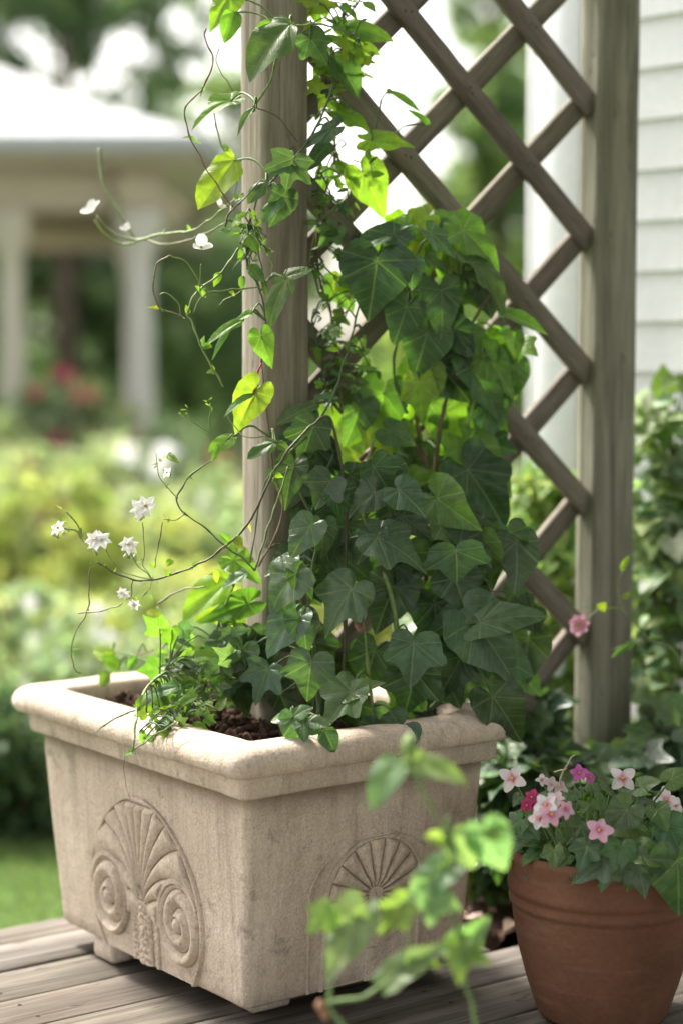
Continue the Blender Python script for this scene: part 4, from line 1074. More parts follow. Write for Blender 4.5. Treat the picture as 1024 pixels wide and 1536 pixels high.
# seedling at the front corner of the soil
rng = random.Random(56); rt = at(432, 1110, 3.05); rt.z = .45
sd = tag(empty('seedling', rt), 'small sprig with oval leaves hanging over the front rim of the planter', 'plant')
st = MB(); lf = MB()
P = [rt, at(455, 1090, 3.03), at(438, 1077, 3.0)]; tube(st, P, .002, .0014, 6, STC); tube(st, [at(455, 1090, 3.03), at(478, 1078, 3.0), at(500, 1085, 2.99)], .0014, .001, 6, STC)
for h in [(437, 1077, 404, 1075, 'ovate', 1.3, MID, 0, -.2, 1.0), (440, 1076, 462, 1058, 'ovate', 1.4, MID, 0, .2, .9), (442, 1080, 452, 1138, 'heart', .8, GREY, 0, -.1, .6), (455, 1085, 458, 1108, 'heart', 1.2, GREY, -.01, .1, .6),
          (462, 1082, 494, 1088, 'ovate', 1.35, GREY, -.01, .1, 1.0), (486, 1095, 504, 1128, 'ovate', 1.7, DARK, 0, .3, .5), (480, 1092, 462, 1100, 'ovate', 1.3, MID, 0, .3, .8), (436, 1080, 425, 1086, 'ovate', 1.3, BRT, 0, .3, .8)]:
    hero(lf, st, h, 3.0, rng, nearest_on([catmull(P, 4)]))
lf.build('foliage', M['leaf'], sd); st.build('stem', M['stem'], sd)
rng = random.Random(57)
# brown dead leaf curl and pods hanging in the vine
b = MB(); leaf(b, at(545, 948, 3.15), at(536, 906, 3.16), (-.7, -1, .2), 'lance', 1.7, (.17, .10, .065), 1.2, .5, .12, rng)
o = b.build('withered_leaf', M['stem'], vine)

# ------------------------------------------------------------------ foreground shoot, out of focus
rng = random.Random(66); rt = at(640, 1560, 2.36)
fg = tag(empty('foreground_vine', Vector((rt.x, rt.y, 0))), 'blurred light green vine shoot with a round bud in front of the planter', 'vine')
st = MB(); lf = MB(); Yf = 2.34; SP = []
for pts, r0, r1 in [
    ([(690, 1440), (680, 1380), (655, 1345), (665, 1300), (663, 1250), (635, 1190), (612, 1150)], .0028, .0022),
    ([(655, 1340), (602, 1356), (560, 1395), (535, 1405), (495, 1388)], .0022, .0016),
    ([(725, 1680), (712, 1530), (697, 1470), (690, 1430)], .0030, .0022),
    ([(600, 1700), (560, 1600), (500, 1520), (495, 1505), (545, 1495), (590, 1462), (614, 1428)], .0034, .0022),
    ([(492, 1500), (497, 1480), (492, 1470), (500, 1450)], .0022, .0016),
    ([(663, 1250), (700, 1250), (729, 1247)], .0018, .0016),
]:
    P = [at(x, y, Yf) for x, y in pts]
    if pts[0][1] > 1600: P = [Vector((P[0].x, P[0].y + .03, .0))] + P
    SP.append(catmull(P, 6)); tube(st, P, r0, r1, 7, (.16, .26, .09), 6)
for x, y in ((484, 1512), (488, 1522), (480, 1508)): bud(st, at(x, y, Yf), (.1, 0, 1), .007, (.32, .17, .10))
bud(st, at(614, 1116, Yf), (0, .1, 1), .0125, (.20, .32, .10))
anc = nearest_on(SP); G1 = (.20, .31, .17); G2 = (.24, .35, .11)
for h in [(600, 1142, 545, 1196, 'ovate', 1.35, G1, 0, -.3, 1.1), (616, 1146, 706, 1158, 'ovate', 1.15, G1, 0, .2, 1.3), (600, 1142, 612, 1130, 'ovate', 1.3, G2), (672, 1250, 722, 1298, 'ovate', 1.5, G1, 0, .2, .7), (672, 1262, 638, 1253, 'ovate', 1.2, G2, 0, -.2, .7),
          (728, 1250, 754, 1322, 'heart', .9, G1, 0, -.4, .8), (722, 1250, 752, 1235, 'ovate', 1.5, G2, 0, 0, .6), (732, 1250, 765, 1252, 'ovate', 1.5, G2, 0, 0, .9), (668, 1305, 602, 1352, 'heart', .75, G1, 0, -.3, .8), (660, 1310, 672, 1290, 'ovate', 1.2, G2),
          (650, 1342, 643, 1392, 'heart', 1.1, G1, -.01, 0, .6), (652, 1345, 698, 1362, 'heart', 1.0, G1, 0, .2, .9), (492, 1368, 457, 1402, 'ivy', 1.0, G2, 0, -.2, .5), (536, 1378, 487, 1482, 'heart', .7, G1, 0, -.4, .6), (538, 1380, 545, 1362, 'ovate', 1.6, G1, 0, 0, .5),
          (604, 1358, 563, 1402, 'ivy', .85, G2, 0, 0, .6), (590, 1464, 660, 1412, 'heart', .55, G1, 0, .1, .9), (688, 1425, 727, 1378, 'heart', .9, G1, 0, 0, .5), (686, 1425, 735, 1444, 'heart', .9, G2, -.01, 0, .6), (688, 1420, 690, 1478, 'heart', .8, G2, -.01, -.2, .6), (612, 1430, 655, 1440, 'ovate', 1.0, G2, 0, 0, .9)]:
    hero(lf, st, h, Yf, rng, anc)
lf.build('foliage', M['leaf_young'], fg); st.build('stem', M['stem'], fg)

# ------------------------------------------------------------------ terracotta pot with flowers
pc = Vector((.440, 3.10, 0)); pot = tag(empty('terracotta_pot', pc), 'round terracotta flower pot with a banded rim in the lower right corner', 'pot')
b = MB(); prof = [(.090, .0), (.106, .003), (.110, .008), (.128, .06), (.142, .11), (.1515, .16), (.1535, .180), (.1540, .186), (.1585, .189), (.1595, .195), (.1585, .200), (.1555, .203), (.1560, .207), (.1605, .210), (.1615, .217), (.1605, .223), (.1585, .227), (.1615, .25), (.164, .262), (.166, .270), (.1645, .277), (.159, .280), (.150, .278), (.146, .27), (.143, .20), (.02, .20)]
ns = 96; vs = []; fs = []
for k, (r, z) in enumerate(prof):
    z *= 1.035
    for s in range(ns):
        a = 6.2832 * s / ns; rr = r * (1 + .004 * noise.noise(Vector((math.cos(a) * 2, math.sin(a) * 2, z * 9))))
        vs.append((pc.x + rr * math.cos(a), pc.y + rr * math.sin(a), z + .001 + .001 * noise.noise(Vector((math.cos(a), math.sin(a), 5)))))
    if k:
        for s in range(ns): t = (s + 1) % ns; fs.append(((k - 1) * ns + s, (k - 1) * ns + t, k * ns + t, k * ns + s))
b.add(vs, fs); b.build('pot_body', M['terracotta'], pot)
b = MB(); vs = []; fs = []; 
for k in range(8):
    for s in range(40):
        a = 6.2832 * s / 40; r = .146 * k / 7; vs.append((pc.x + r * math.cos(a), pc.y + r * math.sin(a), .262 + .012 * noise.noise(Vector((r * 40 * math.cos(a), r * 40 * math.sin(a), 1)))))
    if k:
        for s in range(40): t = (s + 1) % 40; fs.append(((k - 1) * 40 + s, (k - 1) * 40 + t, k * 40 + t, k * 40 + s))
b.add(vs, fs); b.build('soil', M['soil'], pot)
rng = random.Random(77); rt = pc + Vector((0, 0, .262))
pf = tag(empty('bedding_plant', rt), 'pink and white flowering plant with ivy leaves growing in the terracotta pot', 'flower')
st = MB(); lf = MB()
FL = [(768, 1168, 3.20, .030, 4, 'w', (-.3, -.8, .3)), (933, 1168, 3.22, .027, 4, 'w', (.0, -.9, .5)), (998, 1200, 3.18, .026, 4, 'w', (.1, -.9, .4)), (1012, 1208, 3.22, .02, 4, 'w', (.5, -.7, .4)), (898, 1246, 3.06, .024, 5, 'p', (-.1, -.9, .5)),
      (818, 1208, 3.05, .022, 5, 'w', (-.3, -.8, .5)), (826, 1222, 3.04, .022, 5, 'p', (.1, -.9, .4)), (808, 1228, 3.05, .02, 5, 'w', (-.4, -.9, .2)), (848, 1214, 3.06, .018, 5, 'p', (.4, -.8, .5)), (832, 1198, 3.08, .018, 5, 'l', (.0, -.6, .9)),
      (797, 1196, 3.12, .015, 6, 'm', (-.3, -.8, .5)), (790, 1208, 3.12, .014, 6, 'm', (-.5, -.8, .2)), (803, 1204, 3.12, .013, 6, 'm', (.2, -.8, .2)), (868, 1160, 3.24, .017, 5, 'v', (-.1, -.8, .6)), (884, 1166, 3.24, .013, 5, 'v', (.3, -.8, .4)),
      (826, 1176, 3.22, .016, 4, 'l', (.1, -.7, .7)), (838, 1180, 3.2, .018, 4, 'l', (.4, -.7, .7)), (812, 1170, 3.24, .014, 4, 'w', (-.1, -.7, .7))]
PC_ = {'w': ((.80, .76, .76), ((.75, .05, .22), 1.0)), 'p': ((.78, .48, .60), ((.66, .05, .24), .9)), 'm': ((.45, .045, .15), ((.3, .02, .1), .5)), 'v': ((.60, .16, .45), ((.5, .05, .3), .8)), 'l': ((.70, .55, .58), ((.6, .3, .35), .5))}
for (x, y, Y, r, n_, k, nr) in FL:
    Y -= .15; p = at(x, y, Y); c, cc = PC_[k]
    flower(pf, p, nr, r * .93, n_, (lambda c: (lambda q: vary(c, q, .08, .03)))(c), cc, rng, 'round', pw=.68 if n_ > 4 else .66, cup=.22)
    base = pc + Vector(((p.x - pc.x) * .55, (p.y - pc.y) * .5, .262))
    tube(st, [base, (base + p) / 2 + Vector((0, .01, .01)), p - Vector(nr).normalized() * .001], .0017, .0011, 5, STP, 4)
HL_ = [(925, 1235, 978, 1243, 'heart', .9), (940, 1215, 900, 1262, 'heart', .9), (850, 1285, 835, 1300, 'heart', .9), (905, 1290, 862, 1322, 'ivy', 1.0), (915, 1295, 900, 1336, 'ivy', 1.0), (945, 1285, 942, 1340, 'ivy', 1.15), (960, 1280, 1010, 1298, 'heart', .9), (955, 1300, 970, 1345, 'ivy', 1.0),
       (830, 1275, 828, 1303, 'ivy', 1.1), (1000, 1240, 1030, 1290, 'heart', 1.0), (1015, 1290, 1020, 1385, 'heart', .9), (780, 1230, 755, 1245, 'ivy', 1.2), (778, 1195, 768, 1208, 'heart', 1.1), (790, 1240, 810, 1260, 'ivy', 1.2), (870, 1240, 850, 1265, 'ivy', 1.2), (1005, 1170, 1040, 1150, 'heart', .9), (985, 1215, 1000, 1245, 'heart', 1.1),
       (880, 1270, 868, 1302, 'ivy', 1.1), (930, 1270, 925, 1312, 'ivy', 1.2), (985, 1275, 990, 1318, 'ivy', 1.1), (960, 1180, 990, 1170, 'heart', .9), (895, 1200, 915, 1215, 'heart', 1.0)]
for (a, b_, c, d, s_, w_) in HL_:
    hero(lf, st, (a, b_, c, d, s_, w_, rng.choice([GREY, MID, GREY]), 0, rng.uniform(-.3, .3), rng.uniform(.4, .9)), 2.905 if b_ > 1255 else 2.98, rng, lambda B: Vector((B.x * .6 + pc.x * .4, B.y * .6 + pc.y * .4, .29)))
for k in range(240):
    a = rng.uniform(0, 6.28); r = .150 * math.sqrt(rng.random()); h = .285 + .085 * (1 - (r / .17) ** 2) * rng.uniform(.1, 1.1)
    B = pc + Vector((r * math.cos(a), r * math.sin(a), h)); out = Vector((math.cos(a), math.sin(a), 0))
    d = (out * (.5 + r * 3) + rnd_dir(rng) * .6 + Vector((0, 0, .25 - r * 4))).normalized()
    L = rng.uniform(.022, .058)
    leaf(lf, B, B + d * L, Vector((0, -.4, 1)) + out * .6 + rnd_dir(rng) * .4, rng.choice(['ivy', 'heart', 'ovate', 'five']), rng.uniform(.9, 1.15), vary(rng.choice([DARK, GREY, MID, PALE]), rng, .2), .12, .25, .04, rng, 24, 3)
for k in range(300):   # fine feathery shoots
    a = rng.uniform(0, 6.28); r = .145 * math.sqrt(rng.random()); h = .31 + .05 * (1 - (r / .16) ** 2)
    B = pc + Vector((r * math.cos(a), r * math.sin(a), h)); d = (rnd_dir(rng) + Vector((0, 0, .9))).normalized() * rng.uniform(.01, .035)
    leaf(lf, B, B + d, rnd_dir(rng), 'lance', .9, vary(rng.choice([PALE, BRT, MID]), rng, .2), .1, .2, .02, rng, 10, 2)
lf.build('foliage', M['leaf'], pf); 
tube(st, [at(838, 1185, 3.05), at(842, 1160, 3.05), at(855, 1140, 3.05), at(862, 1132, 3.05)], .0018, .001, 5, (.4, .36, .25)); tube(st, [at(830, 1158, 3.05), at(845, 1155, 3.05), at(848, 1148, 3.05)], .0016, .001, 5, (.5, .45, .33))
st.build('stem', M['stem'], pf)

# thin stem with a single pink flower in front of the right post
rng = random.Random(78); rt = at(1040, 1180, 3.5)
cf = tag(empty('pink_wildflower', Vector((rt.x, rt.y, 0))), 'thin arching stem with one pink flower in front of the right trellis post', 'flower')
st = MB(); lf = MB()
for pts, r0, r1, c in [([(1075, 1420, 3.5), (1060, 1120, 3.5), (1015, 985, 3.5), (975, 960, 3.5), (935, 918, 3.5), (905, 912, 3.5), (885, 925, 3.5), (872, 936, 3.5)], .0018, .0009, (.17, .26, .10)),
                       ([(935, 918, 3.5), (928, 898, 3.5), (936, 893, 3.5)], .0009, .0007, STP), ([(905, 912, 3.5), (880, 908, 3.5), (872, 912, 3.5)], .0009, .0006, (.12, .18, .1)), ([(975, 960, 3.5), (940, 965, 3.5), (915, 975, 3.5)], .0008, .0005, (.14, .2, .1)),
                       ([(935, 918, 3.5), (925, 880, 3.5), (933, 855, 3.5), (940, 835, 3.5)], .0008, .0005, (.2, .28, .1))]:
    P = [at(*p) for p in pts]
    if pts[0][1] > 1400: P = [Vector((P[0].x, P[0].y, 0))] + P
    tube(st, P, r0, r1, 6, c, 7)
for h in [(934, 897, 945, 888, 'ovate', 1.3, YEL), (908, 912, 900, 908, 'ovate', 1.2, YEL), (930, 855, 942, 832, 'lance', 1.5, YEL), (950, 962, 915, 985, 'lance', 1.2, PALE), (970, 958, 995, 955, 'lance', 1.2, PALE)]: hero(lf, None, h, 3.49, rng)
lf.build('foliage', M['leaf_young'], cf); st.build('stem', M['stem'], cf)
flower(cf, at(868, 937, 3.49), (-.1, -1, .25), .0215, 7, lambda r: vary((.78, .42, .52), r, .1, .05), ((.7, .5, .3), .8), rng, 'round', pw=.85, cup=.25)

# ------------------------------------------------------------------ garden beyond
def card(mb, B, d, nv, L, w, col):
    y = d.normalized(); z = nv - y * nv.dot(y)
    if z.length < 1e-3: z = y.orthogonal()
    z.normalize(); x = y.cross(z)
    mb.add([B, B + y * L * .45 + x * L * w * .5 + z * L * .06, B + y * L - z * L * .08, B + y * L * .45 - x * L * w * .5 + z * L * .06, B + y * L * .5 - z * L * .03],
           [(0, 4, 3), (0, 1, 4), (1, 2, 4), (4, 2, 3)], [(0, 0), (.2, .45), (0, 1), (-.2, .45), (0, .5)], col)
def crown(mb, c, rad, nclump, nleaf, size, cols, rng, spread=.28, w=.6, flat=.7, droop=-.2):
    c = Vector(c)
    for _ in range(nclump):
        d = rnd_dir(rng); k = rng.random() ** .45
        cc = c + Vector((d.x * rad[0], d.y * rad[1], d.z * rad[2])) * k
        s = spread * min(rad) * rng.uniform(.6, 1.3); base = rng.choice(cols)
        for _ in range(nleaf):
            p = cc + Vector((rng.gauss(0, 1), rng.gauss(0, 1), rng.gauss(0, flat))) * s * .6
            dd = rnd_dir(rng) + Vector((0, 0, droop))
            card(mb, p, dd, rnd_dir(rng) + Vector((0, 0, .8)), rng.uniform(*size), w, vary(base, rng, .22))
def tree(label, x, y, trunk_r, h, crowns, cols, rng, leaf=(.10, .17), group='trees beyond the garden', lean=0):
    t = tag(empty('tree', (x, y, GZ)), label, 'tree', group)
    b = MB(); P = [Vector((x, y, GZ - .05)), Vector((x + lean * .3, y, GZ + h * .3)), Vector((x + lean * .7, y + .1, GZ + h * .65)), Vector((x + lean, y, GZ + h))]
    tube(b, P, trunk_r, trunk_r * .35, 10, (.085, .065, .05), 6)
    for k in range(9):
        z = rng.uniform(.3, .95); s = Vector((x + lean * z, y, GZ + h * z)); cr = rng.choice(crowns)[0]
        e = s.lerp(Vector(cr), rng.uniform(.5, .9)) + rnd_dir(rng) * .4
        tube(b, [s, (s + e) / 2 + Vector((0, 0, .15)), e], trunk_r * .35, trunk_r * .1, 6, (.085, .065, .05), 4)
    b.build('trunk', M['bark'], t)
    b = MB()
    for (c, r, nc, nl) in crowns: crown(b, c, r, nc, nl, leaf, cols, rng)
    b.build('crown', M['leaf_bg'], t); return t
rng = random.Random(90)
TG1 = [(.14, .20, .11), (.18, .26, .13), (.11, .17, .10)]; TG2 = [(.15, .24, .06), (.20, .30, .08), (.11, .19, .06)]; TG3 = [(.16, .24, .11), (.22, .30, .13)]
tree('tall dark tree over the left end of the pavilion roof', -4.4, 20, .22, 6.5, [((-4.3, 20, 4.6), (1.5, 1.4, 1.3), 38, 110), ((-2.9, 20.5, 4.9), (1.2, 1.2, .62), 26, 100), ((-2.2, 20, 4.0), (.9, 1, .7), 15, 80), ((-2.0, 20, 5.3), (.9, 1, .5), 14, 90), ((-3.2, 20, 3.9), (1.0, 1, .5), 9, 90)], TG1, rng)
tree('dark broad tree with a bare trunk between the pavilion columns', -2.75, 19, .17, 4.6, [((-2.6, 20, 1.9), (1.7, 1, 1.1), 60, 130), ((-1.6, 21, 1.6), (1.0, 1, 1.2), 34, 130), ((-4.4, 20, 1.7), (1.2, 1, 1.2), 34, 130)], TG1, rng)
tree('slim light green tree just left of the trellis post', -1.0, 22, .12, 5.4, [((-1.15, 22, 3.4), (.8, .9, 1.1), 26, 90), ((-.9, 22, 1.9), (1.0, 1, 1.1), 30, 110), ((-1.7, 22, 5.4), (.6, .8, .5), 8, 70)], TG3, rng)
tree('bright green tree seen through the upper lattice beside the house', 1.55, 19, .15, 5.4, [((1.6, 19, 3.1), (.62, .9, 1.5), 34, 110), ((1.35, 19, 4.8), (.5, .7, .6), 8, 60), ((1.7, 19.5, 1.5), (.9, .9, .9), 30, 110)], TG2 + TG3, rng)
tree('far dark tree behind the bright one beside the house', 2.6, 26, .2, 6.0, [((2.6, 26, 3.2), (1.2, 1, 1.6), 50, 110), ((2.2, 26, 5.8), (.6, .8, .6), 8, 60)], TG1, rng)
tree('low rounded tree seen through the middle of the lattice', .75, 17, .10, 2.2, [((.80, 17, 1.35), (.75, .8, .75), 34, 110)], TG2, rng, leaf=(.07, .13))
for k, (x, y, rx, h) in enumerate([(-7.5, 27, 3, 3.2), (-3.8, 28, 2.6, 2.6), (-.6, 30, 2.4, 1.5), (2.6, 30, 2.4, 2.2), (6.5, 28, 3, 4)]):
    lab = ['far hedge bank behind the left pavilion columns', 'far hedge bank behind the middle of the pavilion', 'low far hedge behind the left trellis post', 'far hedge bank behind the lattice', 'far hedge bank hidden behind the house'][k]
    t = tag(empty('hedge', (x, y, GZ)), lab, 'hedge', 'hedges at the far end of the garden'); b = MB()
    crown(b, (x, y, GZ + h * .5), (rx, 1, h * .5), 70, 110, (.12, .2), TG3 + TG1, rng, .35); b.build('foliage', M['leaf_bg'], t)
    for q in range(5):
        b = MB(); X = x + (q - 2) * rx * .4; tube(b, [(X, y, GZ - .05), (X + .1, y, GZ + h * .4), (X, y, GZ + h * .8)], .06, .02, 6, (.08, .06, .045), 4); b.build('stem', M['bark'], t)

def shrub(name, label, cat, px, Y, ytop, rx, ry, cols, rng, n=(40, 70), size=(.03, .06), blossoms=None, group=None, zb=GZ, w=.6, low=0.0, fine=False, mat_=None):
    c = at(px, 540, Y); top = at(px, ytop, Y).z; hz = (top - zb) / 2
    t = tag(empty(name, (c.x, Y, zb)), label, cat, group); b = MB()
    crown(b, (c.x, Y, zb + hz * (1 + low * .2)), (rx, ry, hz * .92), n[0], n[1], size, cols, rng, .3, w)
    b.build('foliage', mat_ or M['leaf_bg'], t)
    b = MB()
    for q in range(7):
        e = Vector((c.x + rng.uniform(-.7, .7) * rx, Y + rng.uniform(-.6, .6) * ry, zb + hz * rng.uniform(1.1, 1.9)))
        tube(b, [(c.x + rng.uniform(-.1, .1) * rx, Y, zb - .03), (Vector((c.x, Y, zb)) + e) / 2 + rnd_dir(rng) * .04, e], .008 + hz * .012, .003, 5, (.09, .08, .05), 4)
    b.build('stem', M['stem'], t)
    if blossoms:
        nb, col, sz, yr = blossoms; b = MB()
        for q in range(nb):
            d = rnd_dir(rng); d.z = abs(d.z) * .9 + yr; d.y = -abs(d.y)
            p = Vector((c.x + d.x * rx * .9, Y + d.y * ry, zb + hz + d.z * hz * .95))
            for k in range(7):
                card(b, p, Vector((math.cos(k * .9), rng.uniform(-.5, .2), math.sin(k * .9))), Vector((0, -1, .5)), sz * rng.uniform(.8, 1.2), .7, vary(col, rng, .08, .03))
        b.build('blossoms', M['petal'], t)
    return t
YG = [(.38, .42, .14), (.46, .48, .16), (.32, .38, .13)]; LG = [(.34, .39, .23), (.40, .44, .28), (.29, .36, .21)]; GG = [(.24, .32, .20), (.29, .36, .24)]; DG = [(.06, .11, .045), (.08, .14, .06)]  # garden greens kept pale and bright in place of haze
W_ = (.80, .80, .78)
GRP = 'blurred garden shrubs'
shrub('garden_shrub', 'far shrub with red blossoms between the pavilion columns', 'shrub', 150, 11.4, 560, .34, .3, LG, rng, (24, 70), (.05, .09), (4, (.60, .18, .20), .05, .25), GRP)
shrub('garden_shrub', 'far shrub with a few dark pink blossoms behind the left column', 'shrub', 50, 11.6, 535, .3, .3, GG, rng, (22, 70), (.05, .09), (3, (.45, .08, .14), .06, .3), GRP)
shrub('garden_shrub', 'far grey green shrub at the foot of the white pavilion column', 'shrub', 290, 11.0, 620, .42, .35, GG, rng, (26, 70), (.05, .09), (6, (.45, .22, .12), .09, -.3), GRP)
shrub('garden_shrub', 'far pale shrub at the left frame edge below the pavilion', 'shrub', -20, 10.6, 600, .5, .35, LG, rng, (30, 70), (.05, .09), (4, (.5, .25, .16), .08, -.3), GRP)
shrub('garden_shrub', 'broad pale green shrub in front of the pavilion columns', 'shrub', 130, 10.2, 640, .55, .35, LG + GG, rng, (36, 70), (.05, .09), (6, (.42, .20, .12), .08, -.1), GRP)
shrub('garden_shrub', 'yellow green bush in the middle distance at the left', 'shrub', 95, 8.0, 690, .30, .25, YG, rng, (26, 70), (.04, .07), None, GRP)
shrub('garden_shrub', 'yellow green bush just right of the larger yellow one', 'shrub', 205, 8.2, 735, .24, .25, YG + LG, rng, (20, 70), (.04, .07), None, GRP)
shrub('garden_shrub', 'yellow bush cut off by the left frame edge', 'shrub', -10, 7.8, 720, .22, .25, YG, rng, (18, 70), (.04, .07), None, GRP)
shrub('garden_shrub', 'light green shrub dotted with tall white blossoms', 'shrub', 235, 8.9, 690, .34, .3, LG, rng, (28, 70), (.04, .07), (7, W_, .065, .35), GRP)
shrub('garden_shrub', 'light green shrub directly behind the left trellis post', 'shrub', 350, 8.6, 680, .38, .3, LG + GG, rng, (30, 70), (.04, .07), None, GRP)
shrub('garden_shrub', 'pale perennial clump in the sun left of the blossoms', 'shrub', 200, 6.9, 815, .42, .25, YG + LG, rng, (34, 70), (.035, .06), None, GRP)
shrub('garden_shrub', 'low clump with white flowers near the left frame edge', 'shrub', 45, 6.3, 850, .30, .25, LG + GG, rng, (30, 70), (.03, .06), (9, W_, .035, .1), GRP)
shrub('garden_shrub', 'green perennial clump behind the left end of the planter', 'shrub', 300, 6.3, 850, .36, .25, GG + LG, rng, (32, 70), (.03, .06), None, GRP)
shrub('garden_shrub', 'mid green clump above the left corner of the planter', 'shrub', 130, 5.8, 950, .28, .22, GG, rng, (30, 80), (.03, .055), (3, W_, .035, .2), GRP)
shrub('garden_shrub', 'dark leafy shrub beside the lawn left of the planter', 'shrub', 15, 5.45, 1045, .22, .2, DG, rng, (34, 90), (.03, .05), None, GRP)
shrub('garden_shrub', 'dark low shrub half hidden behind the planter corner', 'shrub', 95, 5.6, 1070, .16, .18, DG + GG, rng, (22, 90), (.03, .05), None, GRP)
shrub('garden_shrub', 'green shrub behind the planter hidden by the dark vine', 'shrub', 480, 6.2, 700, .38, .3, LG + YG, rng, (40, 80), (.035, .06), None, GRP)
shrub('garden_shrub', 'sunny yellow green shrub behind the middle of the lattice', 'shrub', 620, 5.9, 560, .28, .3, YG + LG, rng, (40, 80), (.035, .06), None, GRP)
shrub('garden_shrub', 'tall sunny shrub behind the lattice left of the house corner', 'shrub', 740, 5.6, 640, .22, .25, YG + LG, rng, (40, 80), (.03, .06), (5, W_, .03, 0), GRP)
shrub('garden_shrub', 'lime green shrub at the top of the vine mass', 'shrub', 660, 9.0, 320, .30, .3, YG + TG2, rng, (34, 70), (.05, .09), None, GRP)

# lawn blades and low planting that nobody could count
b = MB()
for _ in range(30000):
    Y = rng.uniform(3.75, 5.9); x = rng.uniform(-.30, .02) * Y; h = rng.uniform(.02, .05)
    p = Vector((x, Y, GZ)); d = Vector((rng.uniform(-.5, .5), rng.uniform(-.5, .5), 1)).normalized(); s = Vector((rng.uniform(-1, 1), rng.uniform(-1, 1), 0)).normalized() * .0025
    b.add([p - s, p + s, p + d * h], [(0, 1, 2)], [(0, 0)] * 3, vary((.13, .19, .075), rng, .25))
tag(b.build('lawn_grass', M['leaf_bg'], None), 'short green lawn grass beside the deck', 'grass', kind='stuff')
b = MB()
for _ in range(5200):
    Y = rng.uniform(5.5, 13.5); x = rng.uniform(-.26, .14) * Y
    cl = rng.choice(LG + GG + YG[:1]); z = GZ + rng.uniform(0, .22) * min(1, (Y - 5.3) * 2)
    for k in range(6):
        card(b, Vector((x, Y, z)) + rnd_dir(rng) * .07, rnd_dir(rng) + Vector((0, 0, .4)), rnd_dir(rng) + Vector((0, 0, 1)), rng.uniform(.05, .10), .6, vary(cl, rng, .2))
tag(b.build('ground_cover', M['leaf_bg'], None), 'low mixed planting covering the garden beds', 'ground cover', kind='stuff')

# raised bed in the corner between trellis and house
b = MB(); vs = []; fs = []; nu, nn = 50, 40
for j in range(nn + 1):
    for i in range(nu + 1):
        u_ = 2.27 + 1.9 * i / nu; n_ = 2.735 + 1.9 * j / nn; p = uD * u_ + nD * n_
        e = min(1, i / 3) * (1 if n_ < 3.25 else max(0, 1 - (n_ - 3.25) / .9))
        z = -.33 + .31 * (e ** .5) + .014 * noise.noise(Vector((p.x * 9, p.y * 9, 0))) + .008 * noise.noise(Vector((p.x * 30, p.y * 30, 0)))
        vs.append((p.x, p.y, z))
        if i and j: k = (j - 1) * (nu + 1) + i - 1; fs.append((k, k + 1, k + nu + 2, k + nu + 1))
b.add(vs, fs); bd = b.build('garden_bed', M['soil'], None); bd['kind'] = 'structure'
b = MB()
for _ in range(420):
    u_, n_ = rng.uniform(2.2, 3.3), rng.uniform(2.62, 3.25); p = uD * u_ + nD * n_; p.z = .004 if n_ < 2.73 else -.005
    if n_ < 2.73 and rng.random() < .75: continue
    d = rnd_dir(rng); d.z *= .25
    leaf(b, p + Vector((0, 0, rng.uniform(.0, .012))), p + d.normalized() * rng.uniform(.02, .045) + Vector((0, 0, .008)), Vector((rng.uniform(-.5, .5), rng.uniform(-.5, .5), 1)), 'ovate', 1.2, vary(rng.choice([(.16, .10, .07), (.24, .16, .11), (.09, .055, .04), (.30, .22, .17)]), rng, .2), .15, .2, .08, rng, 12, 2)
tag(b.build('leaf_litter', M['stem'], None), 'dry brown fallen leaves between planter and pot', 'leaf litter', kind='stuff')

def leafy(name, label, cat, blobs, n, size, cols, rng, zb, shapes=('ovate', 'heart'), blossoms=None, seg=(12, 2), mat_='leaf_bg', group=None):
    """near bush of real leaves: blobs = [(px, py, Y, rx, ry, rz)]"""
    c0 = at(*blobs[0][:3]); t = tag(empty(name, (c0.x, c0.y, zb)), label, cat, group); b = MB(); s = MB()
    for (px, py, Y, rx, ry, rz) in blobs:
        c = at(px, py, Y); k = int(n / len(blobs))
        base = Vector((c0.x + rng.uniform(-.04, .04), c0.y, zb)); tube(s, [base, (base + c) / 2 + rnd_dir(rng) * .03, c + Vector((0, 0, rz * .7))], .006, .002, 5, (.10, .09, .05), 5)
        for q in range(6):
            e = c + Vector((rng.uniform(-1, 1) * rx, rng.uniform(-1, 1) * ry, rng.uniform(-1, 1) * rz)) * .85
            tube(s, [(base + c) / 2, (c + e) / 2, e], .003, .001, 5, (.11, .12, .05), 4)
        for q in range(k):
            d = rnd_dir(rng) * rng.random() ** .4; p = c + Vector((d.x * rx, d.y * ry, d.z * rz))
            if p.z < zb: continue
            dd = (rnd_dir(rng) + Vector((d.x, d.y - .3, -.35))).normalized(); L = rng.uniform(*size)
            leaf(b, p, p + dd * L, Vector((d.x, -.6, .9)) + rnd_dir(rng) * .5, rng.choice(shapes), rng.uniform(.85, 1.25), vary(rng.choice(cols), rng, .22), .12, .25, .04, rng, seg[0], seg[1])
    b.build('foliage', M[mat_], t); s.build('stem', M['stem'], t)
    if blossoms:
        b = MB()
        for (px, py, Y, r, col, m) in blossoms:
            for q in range(m):
                p = at(px, py, Y) + rnd_dir(rng) * r * rng.random() ** .4
                for k in range(4): card(b, p, Vector((math.cos(k * 1.57 + q), -.3, math.sin(k * 1.57 + q))), Vector((0, -1, .5)), .0085, .9, vary(col, rng, .08, .02))
        b.build('blossoms', M['petal'], t)
    return t
rng = random.Random(91)
BG = [(.26, .35, .23), (.32, .40, .28), (.20, .29, .18), (.30, .40, .18)]
